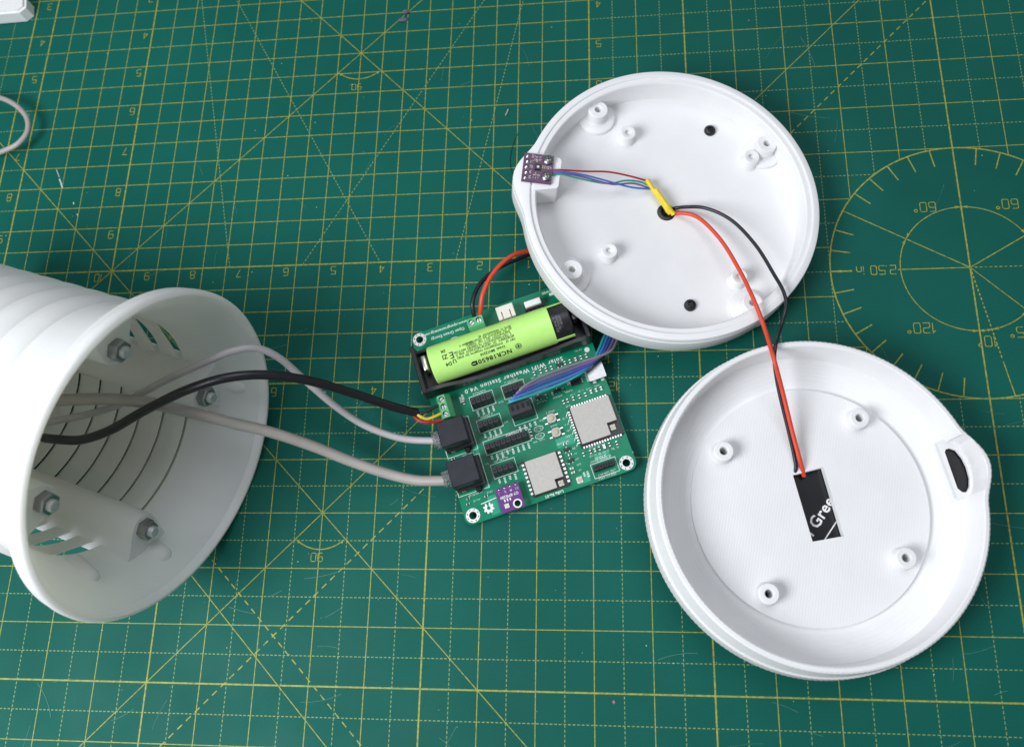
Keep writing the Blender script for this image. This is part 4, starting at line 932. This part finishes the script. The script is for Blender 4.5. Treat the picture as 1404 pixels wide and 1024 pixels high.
for nm, pth, mt in (('black_core', CORE_BLACK, 'w_black'), ('yellow_core', CORE_YELLOW, 'w_yellow'), ('red_core', CORE_RED, 'w_dred')):
    MB().tube(pth, .72, 10, True, 8).obj(nm, mt, bk, 60)
cable('red_wire', WIRE_RED_T, 1.12, 'w_red', 'red wire curving from two-way green terminal to under the tilted lid', 'wire')
cable('black_wire', WIRE_BLACK_T, 1.05, 'w_black', 'black wire curving from two-way green terminal to under the tilted lid', 'wire')
cable('red_wire', LINK_RED, 0.98, 'w_red', 'long red wire linking the centres of the two white lids', 'wire')
cable('black_wire', LINK_BLACK, 0.86, 'w_black', 'long black wire linking the centres of the two white lids', 'wire')
for nm, pth, mt, la in (('red_wire', SENSOR_RED, 'w_dred', 'thin red wire from dark purple sensor board to yellow sleeve'), ('blue_wire', SENSOR_BLUE, 'w_blue', 'thin blue wire from dark purple sensor board to yellow sleeve'),
                        ('violet_wire', SENSOR_PURPLE, 'w_violet', 'thin violet wire from dark purple sensor board to yellow sleeve'), ('green_wire', SENSOR_GREEN, 'w_green', 'thin green wire from dark purple sensor board to yellow sleeve')):
    cable(nm, pth, .46, mt, la, 'wire', 8, 6)
cable('shrink_sleeve', SLEEVE_A, lambda t: 1.2 * (1 + .1 * math.sin(23 * t) + .05 * math.sin(51 * t)), 'sleeve', 'longer yellow shrink sleeve over thin sensor wires by lid centre', 'sleeve', 10)
cable('shrink_sleeve', SLEEVE_B, lambda t: 1.2 * (1 + .1 * math.sin(19 * t + 1) + .05 * math.sin(47 * t)), 'sleeve', 'shorter yellow shrink sleeve lying against the longer one by lid centre', 'sleeve', 10)
rb = thing('ribbon_cable', 'flat rainbow ribbon cable plugged into the board and running under the tilted lid', 'ribbon cable', frame((0, 0, 0)))
for nm, pth, mt in (('teal_strand', RIBBON_TEAL, 'w_teal'), ('blue_strand', RIBBON_BLUE, 'w_blue'), ('navy_strand', RIBBON_NAVY, 'w_navy'), ('violet_strand', RIBBON_VIOLET, 'w_violet'), ('grey_strand', RIBBON_GREY, 'w_grey')):
    MB().tube(pth, .64, 10, True, 8).obj(nm, mt, rb, 60)
m_ = MB().box(31.2, 41.6, 34.5, 40.9, 9.05, 18.0, .3); m_.v = [P(*p) for p in m_.v]; ho = m_.obj('plug_housing', 'socket', rb, 30)
m_ = MB()
for i in range(4): m_.box(32.2 + i * 2.5, 33.4 + i * 2.5, 36.6, 38.8, 17.9, 18.05)
m_.v = [P(*p) for p in m_.v]; m_.obj('dark_crimp_patches', 'near_black', ho, 0)  # dark patches paint the shade of the crimp holes

# ------------------------------------------------------------------ things at the edge of the mat
cable('cable_loop', LOOP, 1.5, 'cable_grey', 'loop of thin grey cable at the far corner of the mat', 'cable')
bx = MB().prism([(-372, 230), (-336.0, 228.0), (-332.6, 224.5), (-331.4, 218.0), (-335.0, 214.6), (-372, 214.0)], 0.5, 8.2)
bx.prism([(-372, 228.5), (-336.6, 226.4), (-334, 223.4), (-333, 218.4), (-335.7, 216.0), (-372, 215.6)], 8.2, 9.4)
tag(bx.obj('white_plastic_piece', 'whitecap', None, 25), 'end of white plastic piece peeking in beyond the cable loop', 'plastic piece')
def crumb(name, mat, x, y, r, label, cat, seed):
    rnd = random.Random(seed); bm = bmesh.new(); bmesh.ops.create_icosphere(bm, subdivisions=2, radius=1.0)
    for v_ in bm.verts: v_.co *= rnd.uniform(.75, 1.15)
    mb = MB(); mb.add([(x + v_.co.x * r[0], y + v_.co.y * r[1], r[2] + .05 + v_.co.z * r[2]) for v_ in bm.verts], [[v_.index for v_ in f.verts] for f in bm.faces]); bm.free()
    return tag(mb.obj(name, mat, None, 60), label, cat)
crumb('lint_crumb', 'debris', -103.0, 202.6, (2.0, 1.7, 1.0), 'rounder grey lint crumb on a diagonal mat line', 'crumb', 1)
crumb('lint_crumb', 'debris', -104.2, 197.8, (2.9, 1.5, .8), 'longer grey lint crumb lying just below the rounder crumb', 'crumb', 2)
tag(MB().tube([(-44.6, 132.6, .55), (-43.2, 136.4, .55)], .5, 8, True, 2).obj('metal_offcut', 'spring', None, 40), 'tiny shiny metal offcut on a dashed mat line', 'offcut')
tag(MB().tube([(-37.8, 122.0, .3), (-40.4, 114.5, .35), (-41.6, 106, .3), (-40.5, 99, .35), (-37.5, 94.5, .3)], .12, 6, True, 6).obj('hair', 'w_black', None, 40), 'thin dark hair lying beside the tilted lid', 'hair')
tag(MB().prism([(7.4, -155.5), (8.3, -154.9), (8.9, -155.8), (8.1, -156.6)], .05, .35).obj('paint_fleck', plain('pink_fleck', (.35, .12, .2), .6), None, 0), 'tiny pink fleck near the bottom edge of mat', 'fleck')
